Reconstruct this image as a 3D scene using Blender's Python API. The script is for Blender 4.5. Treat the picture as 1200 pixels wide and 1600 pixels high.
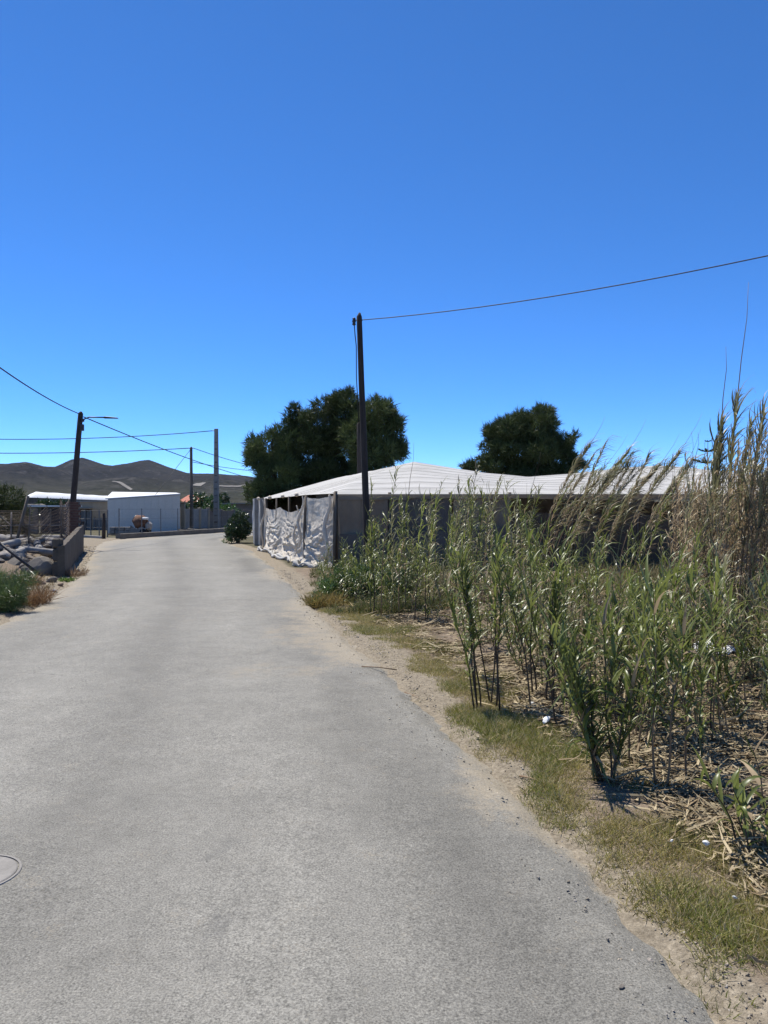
import bpy, math, random
import numpy as np
from mathutils import Vector, Matrix

for o in list(bpy.data.objects):
    bpy.data.objects.remove(o)
scene = bpy.context.scene
COL = scene.collection
RND = random.Random(7)
NR = np.random.default_rng(11)

# ------------------------------------------------------------------ camera
FPX, HOR, CAMH = 1200.0, 795.0, 1.6          # focal length in px of the 1200x1600 frame, horizon row, eye height
cam_d = bpy.data.cameras.new("camera")
cam = bpy.data.objects.new("camera", cam_d); COL.objects.link(cam)
cam_d.sensor_fit = 'VERTICAL'
cam_d.sensor_height = 36.0
cam_d.lens = 36.0 * FPX / 1600.0
cam_d.clip_start = 0.05
cam_d.clip_end = 12000.0
cam.location = (0, 0, CAMH)
cam.rotation_euler = (math.radians(90) - math.atan((800 - HOR) / FPX), 0, 0)
scene.camera = cam

# ------------------------------------------------------------------ sky, sun, exposure
SUN_EL, SUN_AZ = math.radians(62), math.radians(-37)       # azimuth from +Y towards +X
world = bpy.data.worlds.new("World"); scene.world = world
world.use_nodes = True
wn = world.node_tree.nodes; wl = world.node_tree.links
wn.clear()
sky = wn.new('ShaderNodeTexSky'); sky.sky_type = 'NISHITA'
sky.sun_disc = False
sky.sun_elevation = SUN_EL; sky.sun_rotation = SUN_AZ
sky.altitude = 8000; sky.air_density = 1.3; sky.dust_density = 0.0; sky.ozone_density = 6.0
hs = wn.new('ShaderNodeHueSaturation'); hs.inputs['Saturation'].default_value = 1.17; hs.inputs['Hue'].default_value = 0.5025
bg = wn.new('ShaderNodeBackground'); bg.inputs['Strength'].default_value = 0.15
wo = wn.new('ShaderNodeOutputWorld')
wl.new(sky.outputs[0], hs.inputs['Color']); wl.new(hs.outputs[0], bg.inputs[0]); wl.new(bg.outputs[0], wo.inputs[0])
sun_d = bpy.data.lights.new("sun", 'SUN'); sun_d.energy = 4.4; sun_d.angle = math.radians(0.53)
sun_d.color = (1.0, 0.95, 0.87)
sun = bpy.data.objects.new("sun", sun_d); COL.objects.link(sun)
S = Vector((math.sin(SUN_AZ) * math.cos(SUN_EL), math.cos(SUN_AZ) * math.cos(SUN_EL), math.sin(SUN_EL)))
sun.rotation_euler = S.to_track_quat('Z', 'Y').to_euler()
sun.location = (0, 0, 30)
scene.view_settings.view_transform = 'Standard'
scene.view_settings.look = 'None'
scene.view_settings.exposure = 0.6
scene.view_settings.gamma = 1.0
scene.view_settings.use_curve_mapping = False
scene.render.engine = 'CYCLES'
scene.cycles.max_bounces = 6
scene.cycles.transparent_max_bounces = 8
scene.cycles.use_denoising = True

# ------------------------------------------------------------------ helpers
def P(px, py, d):
    return Vector(((px - 600) / FPX * d, d, CAMH - (py - HOR) / FPX * d))

def link(o):
    COL.objects.link(o); return o

def tag(o, label=None, cat=None, group=None, kind=None):
    if label: o["label"] = label
    if cat: o["category"] = cat
    if group: o["group"] = group
    if kind: o["kind"] = kind
    return o

def empty(name, loc, rz=0.0):
    o = bpy.data.objects.new(name, None); link(o)
    o.location = loc; o.rotation_euler = (0, 0, rz); o.empty_display_size = 0.1
    return o

def obj(name, me, mat=None, parent=None, loc=None):
    o = bpy.data.objects.new(name, me); link(o)
    if mat is not None and len(me.materials) == 0: me.materials.append(mat)
    if parent is not None: o.parent = parent
    if loc is not None: o.location = loc
    return o

def np_mesh(name, V, F, smooth=False, col=None, attrs=None):
    """V (n,3); F list of (m,k) int arrays"""
    me = bpy.data.meshes.new(name)
    V = np.asarray(V, dtype=np.float32)
    me.vertices.add(len(V)); me.vertices.foreach_set("co", V.ravel())
    F = [np.asarray(f, dtype=np.int32) for f in (F if isinstance(F, (list, tuple)) else [F]) if len(f)]
    nl = sum(f.size for f in F); npg = sum(len(f) for f in F)
    me.loops.add(nl); me.loops.foreach_set("vertex_index", np.concatenate([f.ravel() for f in F]))
    tot = np.concatenate([np.full(len(f), f.shape[1], dtype=np.int32) for f in F])
    st = np.concatenate([[0], np.cumsum(tot)[:-1]]).astype(np.int32)
    me.polygons.add(npg); me.polygons.foreach_set("loop_start", st)
    me.polygons.foreach_set("loop_total", tot)
    if smooth: me.polygons.foreach_set("use_smooth", np.ones(npg, dtype=bool))
    if col is not None:
        a = me.color_attributes.new("Col", 'FLOAT_COLOR', 'POINT')
        c = np.ones((len(V), 4), dtype=np.float32); c[:, :3] = col
        a.data.foreach_set("color", c.ravel())
    for k, v in (attrs or {}).items():
        a = me.attributes.new(k, 'FLOAT', 'POINT'); a.data.foreach_set("value", np.asarray(v, dtype=np.float32))
    me.update(calc_edges=True); me.validate()
    return me

class MB:
    """collects simple solids into one mesh"""
    def __init__(s): s.v = []; s.f = []
    def add(s, V, F):
        n = len(s.v); s.v += [tuple(p) for p in V]; s.f += [tuple(i + n for i in f) for f in F]; return s
    def box(s, c, size, rz=0.0, M=None):
        x, y, z = (k / 2 for k in size)
        V = [Vector((sx * x, sy * y, sz * z)) for sz in (-1, 1) for sx, sy in ((-1, -1), (1, -1), (1, 1), (-1, 1))]
        R = M if M is not None else Matrix.Rotation(rz, 3, 'Z')
        V = [R @ p + Vector(c) for p in V]
        return s.add(V, [(3, 2, 1, 0), (4, 5, 6, 7), (0, 1, 5, 4), (1, 2, 6, 5), (2, 3, 7, 6), (3, 0, 4, 7)])
    def tube(s, pts, rad, n=8, cap=True):
        pts = [Vector(p) for p in pts]
        if not hasattr(rad, '__len__'): rad = [rad] * len(pts)
        rings = []
        up = Vector((0.12, 0.31, 1)).normalized()
        for i, p in enumerate(pts):
            t = (pts[min(i + 1, len(pts) - 1)] - pts[max(i - 1, 0)]).normalized()
            a = t.cross(up)
            if a.length < 0.05: a = t.cross(Vector((1, 0, 0)))
            a.normalize(); b = t.cross(a)
            rings.append([p + (a * math.cos(2 * math.pi * k / n) + b * math.sin(2 * math.pi * k / n)) * rad[i] for k in range(n)])
        V = [q for r in rings for q in r]; F = []
        for i in range(len(pts) - 1):
            for k in range(n):
                F.append((i * n + k, i * n + (k + 1) % n, (i + 1) * n + (k + 1) % n, (i + 1) * n + k))
        if cap:
            F.append(tuple(range(n - 1, -1, -1))); F.append(tuple((len(pts) - 1) * n + k for k in range(n)))
        return s.add(V, F)
    def lathe(s, prof, n=14, M=None, o=(0, 0, 0)):
        V = []; F = []
        for r, z in prof:
            for k in range(n):
                p = Vector((r * math.cos(2 * math.pi * k / n), r * math.sin(2 * math.pi * k / n), z))
                if M is not None: p = M @ p
                V.append(p + Vector(o))
        for i in range(len(prof) - 1):
            for k in range(n):
                F.append((i * n + k, i * n + (k + 1) % n, (i + 1) * n + (k + 1) % n, (i + 1) * n + k))
        F.append(tuple(range(n - 1, -1, -1))); F.append(tuple((len(prof) - 1) * n + k for k in range(n)))
        return s.add(V, F)
    def mesh(s, name, smooth=False):
        me = bpy.data.meshes.new(name); me.from_pydata(s.v, [], s.f)
        if smooth:
            for p in me.polygons: p.use_smooth = True
        me.update(); return me
    def build(s, name, mat, parent=None, smooth=False, bevel=0.0):
        o = obj(name, s.mesh(name, smooth), mat, parent)
        if bevel:
            m = o.modifiers.new("bevel", 'BEVEL'); m.width = bevel; m.segments = 1; m.limit_method = 'ANGLE'
        return o

def hash2(ix, iy, seed):
    h = (ix.astype(np.int64) * 374761393 + iy.astype(np.int64) * 668265263 + seed * 1442695041) & 0xffffffff
    h = ((h ^ (h >> 13)) * 1274126177) & 0xffffffff
    return ((h ^ (h >> 16)) & 0xffff) / 65535.0

def vnoise(x, y, seed=0):
    x = np.asarray(x, float); y = np.asarray(y, float)
    ix = np.floor(x); iy = np.floor(y); fx = x - ix; fy = y - iy
    fx = fx * fx * (3 - 2 * fx); fy = fy * fy * (3 - 2 * fy)
    a = hash2(ix, iy, seed); b = hash2(ix + 1, iy, seed); c = hash2(ix, iy + 1, seed); d = hash2(ix + 1, iy + 1, seed)
    return (a + (b - a) * fx) * (1 - fy) + (c + (d - c) * fx) * fy

def fbm(x, y, seed=0, oct=4, gain=0.5):
    s = 0; a = 1; t = 0
    for i in range(oct):
        s = s + a * vnoise(np.asarray(x) * 2 ** i, np.asarray(y) * 2 ** i, seed + i * 17); t += a; a *= gain
    return s / t

def sstep(a, b, x):
    t = np.clip((np.asarray(x, float) - a) / (b - a), 0, 1); return t * t * (3 - 2 * t)

# ------------------------------------------------------------------ materials
def M_new(name):
    m = bpy.data.materials.new(name); m.use_nodes = True
    nt = m.node_tree; nt.nodes.clear()
    out = nt.nodes.new('ShaderNodeOutputMaterial')
    b = nt.nodes.new('ShaderNodeBsdfPrincipled'); nt.links.new(b.outputs[0], out.inputs[0])
    return m, nt, b, out

def nd(nt, t, **kw):
    n = nt.nodes.new(t)
    for k, v in kw.items():
        if k in n.inputs: n.inputs[k].default_value = v
        else: setattr(n, k, v)
    return n

def c4(c): return (c[0], c[1], c[2], 1)

def ramp(nt, fac, stops):
    r = nt.nodes.new('ShaderNodeValToRGB'); e = r.color_ramp.elements
    while len(e) < len(stops): e.new(0.5)
    for i, (p, c) in enumerate(stops): e[i].position = p; e[i].color = c4(c) if hasattr(c, '__len__') else (c, c, c, 1)
    nt.links.new(fac, r.inputs[0]); return r.outputs[0]

def mix(nt, fac, a, b, mode='MIX'):
    m = nt.nodes.new('ShaderNodeMix'); m.data_type = 'RGBA'; m.blend_type = mode
    for sock, v in ((0, fac), (6, a), (7, b)):
        if hasattr(v, 'is_linked') or hasattr(v, 'links'): nt.links.new(v, m.inputs[sock])
        elif sock == 0: m.inputs[0].default_value = v
        else: m.inputs[sock].default_value = c4(v)
    return m.outputs[2]

def noise(nt, scale, detail=4, rough=0.6, coord=None, dist=0.0):
    n = nt.nodes.new('ShaderNodeTexNoise'); n.inputs['Scale'].default_value = scale
    n.inputs['Detail'].default_value = detail; n.inputs['Roughness'].default_value = rough
    n.inputs['Distortion'].default_value = dist
    if coord is not None: nt.links.new(coord, n.inputs['Vector'])
    return n.outputs[0]

def obj_coord(nt, scale=None):
    tc = nt.nodes.new('ShaderNodeTexCoord')
    if scale is None: return tc.outputs['Object']
    mp = nt.nodes.new('ShaderNodeMapping'); mp.inputs['Scale'].default_value = scale
    nt.links.new(tc.outputs['Object'], mp.inputs[0]); return mp.outputs[0]

def bump(nt, h, strength=0.3, dist=0.01, bs=None):
    b = nt.nodes.new('ShaderNodeBump'); b.inputs['Strength'].default_value = strength; b.inputs['Distance'].default_value = dist
    nt.links.new(h, b.inputs['Height'])
    if bs is not None: nt.links.new(b.outputs[0], bs.inputs['Normal'])
    return b.outputs[0]

def mottled(name, a, b, scale=6, rough=0.85, fine=60, bstr=0.3, bdist=0.01, stretch=None, spec=0.3, metal=0.0, rndv=0.0):
    m, nt, bs, out = M_new(name)
    co = obj_coord(nt, stretch)
    n1 = noise(nt, scale, 5, 0.65, co); n2 = noise(nt, fine, 3, 0.6, co)
    c = mix(nt, ramp(nt, n1, [(0.3, 0), (0.7, 1)]), a, b)
    c = mix(nt, 0.35, c, ramp(nt, n2, [(0.25, 0.35), (0.75, 1.0)]), 'MULTIPLY')
    if rndv:
        oi = nt.nodes.new('ShaderNodeObjectInfo')
        c = mix(nt, rndv, c, ramp(nt, oi.outputs['Random'], [(0, 0.45), (1, 1.35)]), 'MULTIPLY')
    nt.links.new(c, bs.inputs['Base Color'])
    bs.inputs['Roughness'].default_value = rough; bs.inputs['Specular IOR Level'].default_value = spec
    bs.inputs['Metallic'].default_value = metal
    if bstr: bump(nt, n2, bstr, bdist, bs)
    return m

def leafmat(name, a, b, trans=0.25, rough=0.45, spec=0.4, use_col=False, rnd=True, scale=3.0):
    m, nt, bs, out = M_new(name)
    co = obj_coord(nt)
    n1 = noise(nt, scale, 3, 0.6, co)
    c = mix(nt, ramp(nt, n1, [(0.3, 0), (0.7, 1)]), a, b)
    if rnd:
        oi = nt.nodes.new('ShaderNodeObjectInfo')
        c = mix(nt, 0.6, c, ramp(nt, oi.outputs['Random'], [(0, 0.55), (0.6, 1.0), (1, 1.35)]), 'MULTIPLY')
    if use_col:
        at = nt.nodes.new('ShaderNodeAttribute'); at.attribute_name = "Col"
        c = mix(nt, 1.0, c, at.outputs['Color'], 'MULTIPLY')
    nt.links.new(c, bs.inputs['Base Color'])
    bs.inputs['Roughness'].default_value = rough; bs.inputs['Specular IOR Level'].default_value = spec
    if trans:
        tr = nt.nodes.new('ShaderNodeBsdfTranslucent'); nt.links.new(c, tr.inputs[0])
        ms = nt.nodes.new('ShaderNodeMixShader'); ms.inputs[0].default_value = trans
        nt.links.new(bs.outputs[0], ms.inputs[1]); nt.links.new(tr.outputs[0], ms.inputs[2]); nt.links.new(ms.outputs[0], out.inputs[0])
    return m

MAT = {}
MAT['wood_pole'] = mottled('weathered_wood', (0.035, 0.028, 0.024), (0.075, 0.06, 0.05), 3, 0.9, 25, 0.5, 0.01, (6, 6, 0.6))
MAT['wood_light'] = mottled('grey_timber', (0.10, 0.08, 0.06), (0.2, 0.165, 0.13), 3, 0.9, 25, 0.4, 0.01, (6, 6, 0.7))
MAT['concrete'] = mottled('concrete', (0.23, 0.215, 0.19), (0.34, 0.32, 0.29), 3, 0.9, 40, 0.4, 0.01)
MAT['concrete_dark'] = mottled('grey_cement', (0.13, 0.115, 0.095), (0.22, 0.195, 0.165), 2.2, 0.92, 30, 0.6, 0.015)
MAT['lane_wall'] = mottled('shaded_cement', (0.085, 0.07, 0.053), (0.15, 0.125, 0.095), 2.2, 0.95, 30, 0.6, 0.015)  # darker, browner cement: the lane wall's deep shade put into its colour
MAT['block'] = mottled('cement_block', (0.19, 0.175, 0.155), (0.3, 0.28, 0.25), 4, 0.95, 40, 0.5, 0.012, rndv=0.5)
MAT['cable'] = mottled('black_cable', (0.02, 0.02, 0.022), (0.035, 0.035, 0.04), 8, 0.6, 60, 0)
MAT['metal_grey'] = mottled('galvanised_metal', (0.14, 0.135, 0.13), (0.24, 0.235, 0.225), 5, 0.55, 60, 0.1, 0.005, metal=0.5)
MAT['metal_dark'] = mottled('dark_metal', (0.04, 0.042, 0.045), (0.08, 0.08, 0.085), 5, 0.5, 60, 0.1, 0.005, metal=0.4)
MAT['rust'] = mottled('rusted_steel', (0.13, 0.06, 0.035), (0.24, 0.13, 0.08), 6, 0.9, 40, 0.4, 0.01)
MAT['brick_red'] = mottled('dark_red_brick', (0.085, 0.045, 0.035), (0.14, 0.08, 0.06), 5, 0.92, 40, 0.5, 0.01)
MAT['rock'] = mottled('pale_stone', (0.3, 0.26, 0.21), (0.48, 0.43, 0.37), 5, 0.95, 30, 0.6, 0.02, rndv=0.4)
MAT['rock_brown'] = mottled('brown_stone', (0.26, 0.18, 0.12), (0.4, 0.3, 0.22), 5, 0.95, 30, 0.6, 0.02, rndv=0.3)
MAT['pipe'] = mottled('dusty_grey_pipe', (0.2, 0.185, 0.165), (0.4, 0.375, 0.34), 5, 0.8, 30, 0.3, 0.01, rndv=0.35)
MAT['white_panel'] = mottled('white_painted_panel', (0.72, 0.66, 0.565), (0.78, 0.72, 0.62), 1.2, 0.6, 20, 0.05, 0.003)
MAT['white_roof'] = mottled('white_roof_sheet', (0.68, 0.68, 0.66), (0.8, 0.8, 0.78), 2, 0.6, 20, 0.05, 0.003)
MAT['beige_wall'] = mottled('beige_plaster', (0.36, 0.28, 0.19), (0.46, 0.37, 0.26), 1.5, 0.92, 15, 0.2, 0.01)
MAT['grey_wall'] = mottled('grey_plaster', (0.26, 0.25, 0.23), (0.36, 0.345, 0.32), 1.2, 0.92, 15, 0.2, 0.01)
MAT['brown_wall'] = mottled('brown_plaster', (0.19, 0.145, 0.11), (0.27, 0.215, 0.17), 1.2, 0.92, 15, 0.2, 0.01)
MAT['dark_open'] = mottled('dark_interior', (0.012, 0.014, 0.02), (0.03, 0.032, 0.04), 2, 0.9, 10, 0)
MAT['shutter'] = mottled('grey_green_shutter', (0.10, 0.115, 0.12), (0.16, 0.175, 0.18), 3, 0.7, 20, 0.1)
MAT['tile'] = mottled('terracotta_tile', (0.5, 0.17, 0.11), (0.62, 0.25, 0.17), 4, 0.85, 20, 0.3)
MAT['rubber'] = mottled('black_rubber', (0.015, 0.015, 0.016), (0.03, 0.03, 0.03), 6, 0.7, 30, 0.2)
MAT['white_plastic'] = mottled('white_plastic', (0.7, 0.7, 0.68), (0.82, 0.82, 0.8), 5, 0.5, 30, 0.1)
MAT['opening_shade'] = mottled('navy_opening_shade', (0.006, 0.008, 0.016), (0.014, 0.018, 0.032), 3, 0.6, 20, 0.2, 0.01)  # near-black navy painted for the shade inside the lean-to opening
MAT['bark'] = mottled('pine_bark', (0.05, 0.035, 0.025), (0.11, 0.08, 0.06), 4, 0.95, 20, 0.6, 0.03, (4, 4, 1))
MAT['wire_mesh'] = mottled('rusty_fence_wire', (0.12, 0.09, 0.065), (0.22, 0.17, 0.13), 5, 0.8, 30, 0)
MAT['reed_leaf'] = leafmat('cane_leaf_green', (0.12, 0.152, 0.03), (0.225, 0.25, 0.075), 0.42, 0.37, 0.5)
MAT['reed_leaf_grey'] = leafmat('cane_leaf_grey_green', (0.17, 0.172, 0.078), (0.3, 0.28, 0.16), 0.38, 0.37, 0.5)
MAT['reed_leaf_dry'] = leafmat('cane_leaf_dry', (0.27, 0.2, 0.115), (0.42, 0.33, 0.21), 0.25, 0.7, 0.2)
MAT['reed_leaf_yellow'] = leafmat('cane_leaf_yellow', (0.28, 0.2, 0.03), (0.36, 0.28, 0.06), 0.3, 0.5, 0.3)
MAT['stem_green'] = leafmat('cane_stem_green', (0.07, 0.085, 0.03), (0.11, 0.115, 0.05), 0, 0.5, 0.4)
MAT['stem_dark'] = leafmat('cane_stem_dark', (0.05, 0.034, 0.022), (0.1, 0.07, 0.045), 0, 0.6, 0.3)
MAT['stem_brown'] = leafmat('cane_stem_brown', (0.15, 0.09, 0.05), (0.27, 0.18, 0.1), 0, 0.6, 0.3)
MAT['pine_needles'] = leafmat('pine_needles', (0.042, 0.068, 0.024), (0.105, 0.132, 0.044), 0.15, 0.6, 0.2, use_col=True, scale=0.7)
MAT['bush_leaf'] = leafmat('bush_leaf', (0.03, 0.06, 0.02), (0.055, 0.095, 0.03), 0.2, 0.35, 0.5, use_col=True)
MAT['grass'] = leafmat('grass_blade', (1, 1, 1), (0.9, 0.9, 0.9), 0.3, 0.6, 0.2, use_col=True, rnd=False)
MAT['straw'] = leafmat('straw_litter', (1, 1, 1), (0.85, 0.85, 0.85), 0, 0.8, 0.15, use_col=True, rnd=False)

def cloth_mat(name, a, b, trans, fold_scale, bstr=0.6, dist=0.02, stretch=None):
    m, nt, bs, out = M_new(name)
    co = obj_coord(nt, stretch)
    n1 = noise(nt, fold_scale, 5, 0.6, co, 0.6); n2 = noise(nt, 45, 2, 0.5, co)
    c = mix(nt, ramp(nt, noise(nt, 1.3, 4, 0.6, co), [(0.3, 0), (0.7, 1)]), a, b)
    c = mix(nt, 0.25, c, ramp(nt, n2, [(0.3, 0.5), (0.7, 1.0)]), 'MULTIPLY')
    nt.links.new(c, bs.inputs['Base Color']); bs.inputs['Roughness'].default_value = 0.8
    bs.inputs['Specular IOR Level'].default_value = 0.2
    nrm = bump(nt, n1, bstr, dist, bs)
    if trans:
        tr = nt.nodes.new('ShaderNodeBsdfTranslucent'); nt.links.new(c, tr.inputs[0]); nt.links.new(nrm, tr.inputs['Normal'])
        ms = nt.nodes.new('ShaderNodeMixShader'); ms.inputs[0].default_value = trans
        nt.links.new(bs.outputs[0], ms.inputs[1]); nt.links.new(tr.outputs[0], ms.inputs[2]); nt.links.new(ms.outputs[0], out.inputs[0])
    return m
MAT['net_white'] = cloth_mat('white_net', (0.4, 0.39, 0.36), (0.6, 0.585, 0.55), 0.12, 2.2, 0.3, 0.05, (0.5, 2.0, 1))
MAT['net_sheet'] = cloth_mat('dusty_white_net', (0.58, 0.51, 0.41), (0.84, 0.77, 0.65), 0.25, 9, 0.5, 0.02)
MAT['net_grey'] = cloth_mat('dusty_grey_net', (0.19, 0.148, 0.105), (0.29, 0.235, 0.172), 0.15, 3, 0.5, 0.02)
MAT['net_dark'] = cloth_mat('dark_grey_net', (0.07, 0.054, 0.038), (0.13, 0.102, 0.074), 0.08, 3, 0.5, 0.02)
MAT['net_blue'] = cloth_mat('blue_grey_net', (0.1, 0.087, 0.075), (0.16, 0.142, 0.122), 0.1, 3, 0.5, 0.02)

# asphalt with wind-blown sand where the 'dust' attribute says so
def asphalt():
    m, nt, bs, out = M_new('asphalt_worn')
    co = obj_coord(nt)
    fine = noise(nt, 120, 3, 0.75, co); mid = noise(nt, 45, 3, 0.65, co, 0.4)
    big = noise(nt, 0.55, 5, 0.65, co); med = noise(nt, 3.5, 5, 0.65, co)
    c = mix(nt, ramp(nt, fine, [(0.33, 0), (0.67, 1)]), (0.105, 0.1, 0.086), (0.335, 0.32, 0.275))
    c = mix(nt, 0.45, c, ramp(nt, mid, [(0.28, 0.3), (0.42, 0.95), (0.7, 1.12)]), 'MULTIPLY')
    c = mix(nt, 0.55, c, ramp(nt, noise(nt, 22, 4, 0.7, co), [(0.3, 0.72), (0.7, 1.15)]), 'MULTIPLY')
    c = mix(nt, 0.8, c, ramp(nt, big, [(0.3, 0.84), (0.7, 1.1)]), 'MULTIPLY')
    c = mix(nt, 0.5, c, ramp(nt, med, [(0.3, 0.75), (0.7, 1.15)]), 'MULTIPLY')
    nz = nt.nodes.new('ShaderNodeTexNoise'); nz.inputs['Scale'].default_value = 3.0; nz.inputs['Detail'].default_value = 6; nt.links.new(co, nz.inputs['Vector'])
    va = nt.nodes.new('ShaderNodeVectorMath'); va.operation = 'MULTIPLY_ADD'; nt.links.new(nz.outputs['Color'], va.inputs[0]); va.inputs[1].default_value = (.5, .5, 0); nt.links.new(co, va.inputs[2])
    vo = nt.nodes.new('ShaderNodeTexVoronoi'); vo.feature = 'DISTANCE_TO_EDGE'; vo.inputs['Scale'].default_value = 0.75; nt.links.new(va.outputs[0], vo.inputs['Vector'])
    ck = ramp(nt, vo.outputs['Distance'], [(0.0, 0.0), (0.009, 1.0)]); cmask = ramp(nt, noise(nt, 0.5, 3, 0.6, co), [(0.6, 0), (0.7, 0.4)])
    c = mix(nt, cmask, c, mix(nt, ck, (0.035, 0.033, 0.03), c))
    c = mix(nt, ramp(nt, noise(nt, 1.1, 6, 0.75, co, 1.2), [(0.62, 0), (0.75, 0.45)]), c, (0.085, 0.083, 0.078))
    # lighter worn wheel tracks and darker oily band follow the lane
    at2 = nt.nodes.new('ShaderNodeAttribute'); at2.attribute_name = "lane"
    c = mix(nt, 0.85, c, ramp(nt, at2.outputs['Fac'], [(0, 0.68), (0.5, 1.0), (1, 1.22)]), 'MULTIPLY')
    at = nt.nodes.new('ShaderNodeAttribute'); at.attribute_name = "dust"
    ad = nt.nodes.new('ShaderNodeMath'); ad.operation = 'ADD'; nt.links.new(at.outputs['Fac'], ad.inputs[0])
    sb = nt.nodes.new('ShaderNodeMath'); sb.operation = 'MULTIPLY_ADD'; nt.links.new(noise(nt, 4.5, 8, 0.8, co), sb.inputs[0])
    sb.inputs[1].default_value = 2.2; sb.inputs[2].default_value = -1.2; nt.links.new(sb.outputs[0], ad.inputs[1])
    g2 = nt.nodes.new('ShaderNodeMath'); g2.operation = 'MULTIPLY_ADD'; nt.links.new(noise(nt, 75, 3, 0.7, co), g2.inputs[0]); g2.inputs[1].default_value = 1.6; g2.inputs[2].default_value = -0.8
    ad2 = nt.nodes.new('ShaderNodeMath'); ad2.operation = 'ADD'; nt.links.new(ad.outputs[0], ad2.inputs[0]); nt.links.new(g2.outputs[0], ad2.inputs[1]); ad = ad2
    sand = mix(nt, ramp(nt, noise(nt, 90, 4, 0.7, co), [(0.3, 0), (0.7, 1)]), (0.19, 0.16, 0.115), (0.39, 0.34, 0.255))
    c = mix(nt, ramp(nt, ad.outputs[0], [(0.15, 0), (0.7, 0.9)]), c, sand)
    nt.links.new(c, bs.inputs['Base Color']); bs.inputs['Roughness'].default_value = 0.85
    bs.inputs['Specular IOR Level'].default_value = 0.25
    mm = nt.nodes.new('ShaderNodeMath'); mm.operation = 'ADD'; nt.links.new(fine, mm.inputs[0]); nt.links.new(mid, mm.inputs[1])
    bump(nt, mm.outputs[0], 0.75, 0.006, bs)
    return m
MAT['asphalt'] = asphalt()

def ground_mat():
    m, nt, bs, out = M_new('dry_ground')
    co = obj_coord(nt)
    n1 = noise(nt, 0.02, 6, 0.65, co); n2 = noise(nt, 2.2, 5, 0.7, co); n3 = noise(nt, 40, 4, 0.75, co); n4 = noise(nt, 110, 3, 0.7, co)
    field = mix(nt, ramp(nt, n1, [(0.35, 0), (0.65, 1)]), (0.085, 0.082, 0.05), (0.15, 0.13, 0.085))
    field = mix(nt, 0.6, field, ramp(nt, noise(nt, 0.15, 5, 0.7, co), [(0.35, 0.6), (0.65, 1.15)]), 'MULTIPLY')
    sand = mix(nt, ramp(nt, n3, [(0.3, 0), (0.7, 1)]), (0.17, 0.14, 0.1), (0.385, 0.33, 0.245))
    sand = mix(nt, 0.7, sand, ramp(nt, noise(nt, 14, 6, 0.8, co), [(0.35, 0.6), (0.62, 1.15)]), 'MULTIPLY')
    lit = mix(nt, ramp(nt, n3, [(0.3, 0), (0.7, 1)]), (0.15, 0.115, 0.08), (0.34, 0.27, 0.2))
    lit = mix(nt, 0.7, lit, ramp(nt, n2, [(0.3, 0.55), (0.7, 1.1)]), 'MULTIPLY')
    def att(nm):
        a = nt.nodes.new('ShaderNodeAttribute'); a.attribute_name = nm
        ad = nt.nodes.new('ShaderNodeMath'); ad.operation = 'MULTIPLY_ADD'
        nt.links.new(n2, ad.inputs[0]); ad.inputs[1].default_value = 0.6; 
        sub = nt.nodes.new('ShaderNodeMath'); sub.operation = 'SUBTRACT'; nt.links.new(a.outputs['Fac'], sub.inputs[0]); sub.inputs[1].default_value = 0.3
        nt.links.new(sub.outputs[0], ad.inputs[2]); return ramp(nt, ad.outputs[0], [(0.3, 0), (0.6, 1)])
    c = mix(nt, att('litter'), field, lit); c = mix(nt, att('sand'), c, sand)
    c = mix(nt, 0.5, c, ramp(nt, n4, [(0.3, 0.55), (0.7, 1.15)]), 'MULTIPLY')
    nt.links.new(c, bs.inputs['Base Color']); bs.inputs['Roughness'].default_value = 0.95; bs.inputs['Specular IOR Level'].default_value = 0.1
    bump(nt, n3, 0.8, 0.02, bs)
    return m
MAT['ground'] = ground_mat()

def hill_mat():
    m, nt, bs, out = M_new('scrub_hillside')
    co = obj_coord(nt)
    g = nt.nodes.new('ShaderNodeNewGeometry'); sx = nt.nodes.new('ShaderNodeSeparateXYZ')
    nt.links.new(co, sx.inputs[0])
    n1 = noise(nt, 0.004, 7, 0.7, co); n2 = noise(nt, 0.03, 6, 0.75, co); n3 = noise(nt, 0.012, 6, 0.7, co, 1.0)
    low = mix(nt, ramp(nt, n1, [(0.35, 0), (0.65, 1)]), (0.044, 0.047, 0.033), (0.07, 0.067, 0.048))
    high = mix(nt, ramp(nt, n1, [(0.35, 0), (0.65, 1)]), (0.026, 0.026, 0.028), (0.042, 0.04, 0.039))
    mr = nt.nodes.new('ShaderNodeMapRange'); nt.links.new(sx.outputs[2], mr.inputs[0]); mr.inputs[1].default_value = 35; mr.inputs[2].default_value = 90
    c = mix(nt, mr.outputs[0], low, high)
    c = mix(nt, 0.7, c, ramp(nt, n2, [(0.3, 0.35), (0.7, 1.5)]), 'MULTIPLY')
    c = mix(nt, ramp(nt, n3, [(0.56, 0), (0.66, 0.6)]), c, (0.12, 0.112, 0.105))
    nt.links.new(c, bs.inputs['Base Color']); bs.inputs['Roughness'].default_value = 1.0; bs.inputs['Specular IOR Level'].default_value = 0.0
    bump(nt, n2, 1.0, 22, bs)
    return m
MAT['hill'] = hill_mat()

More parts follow.
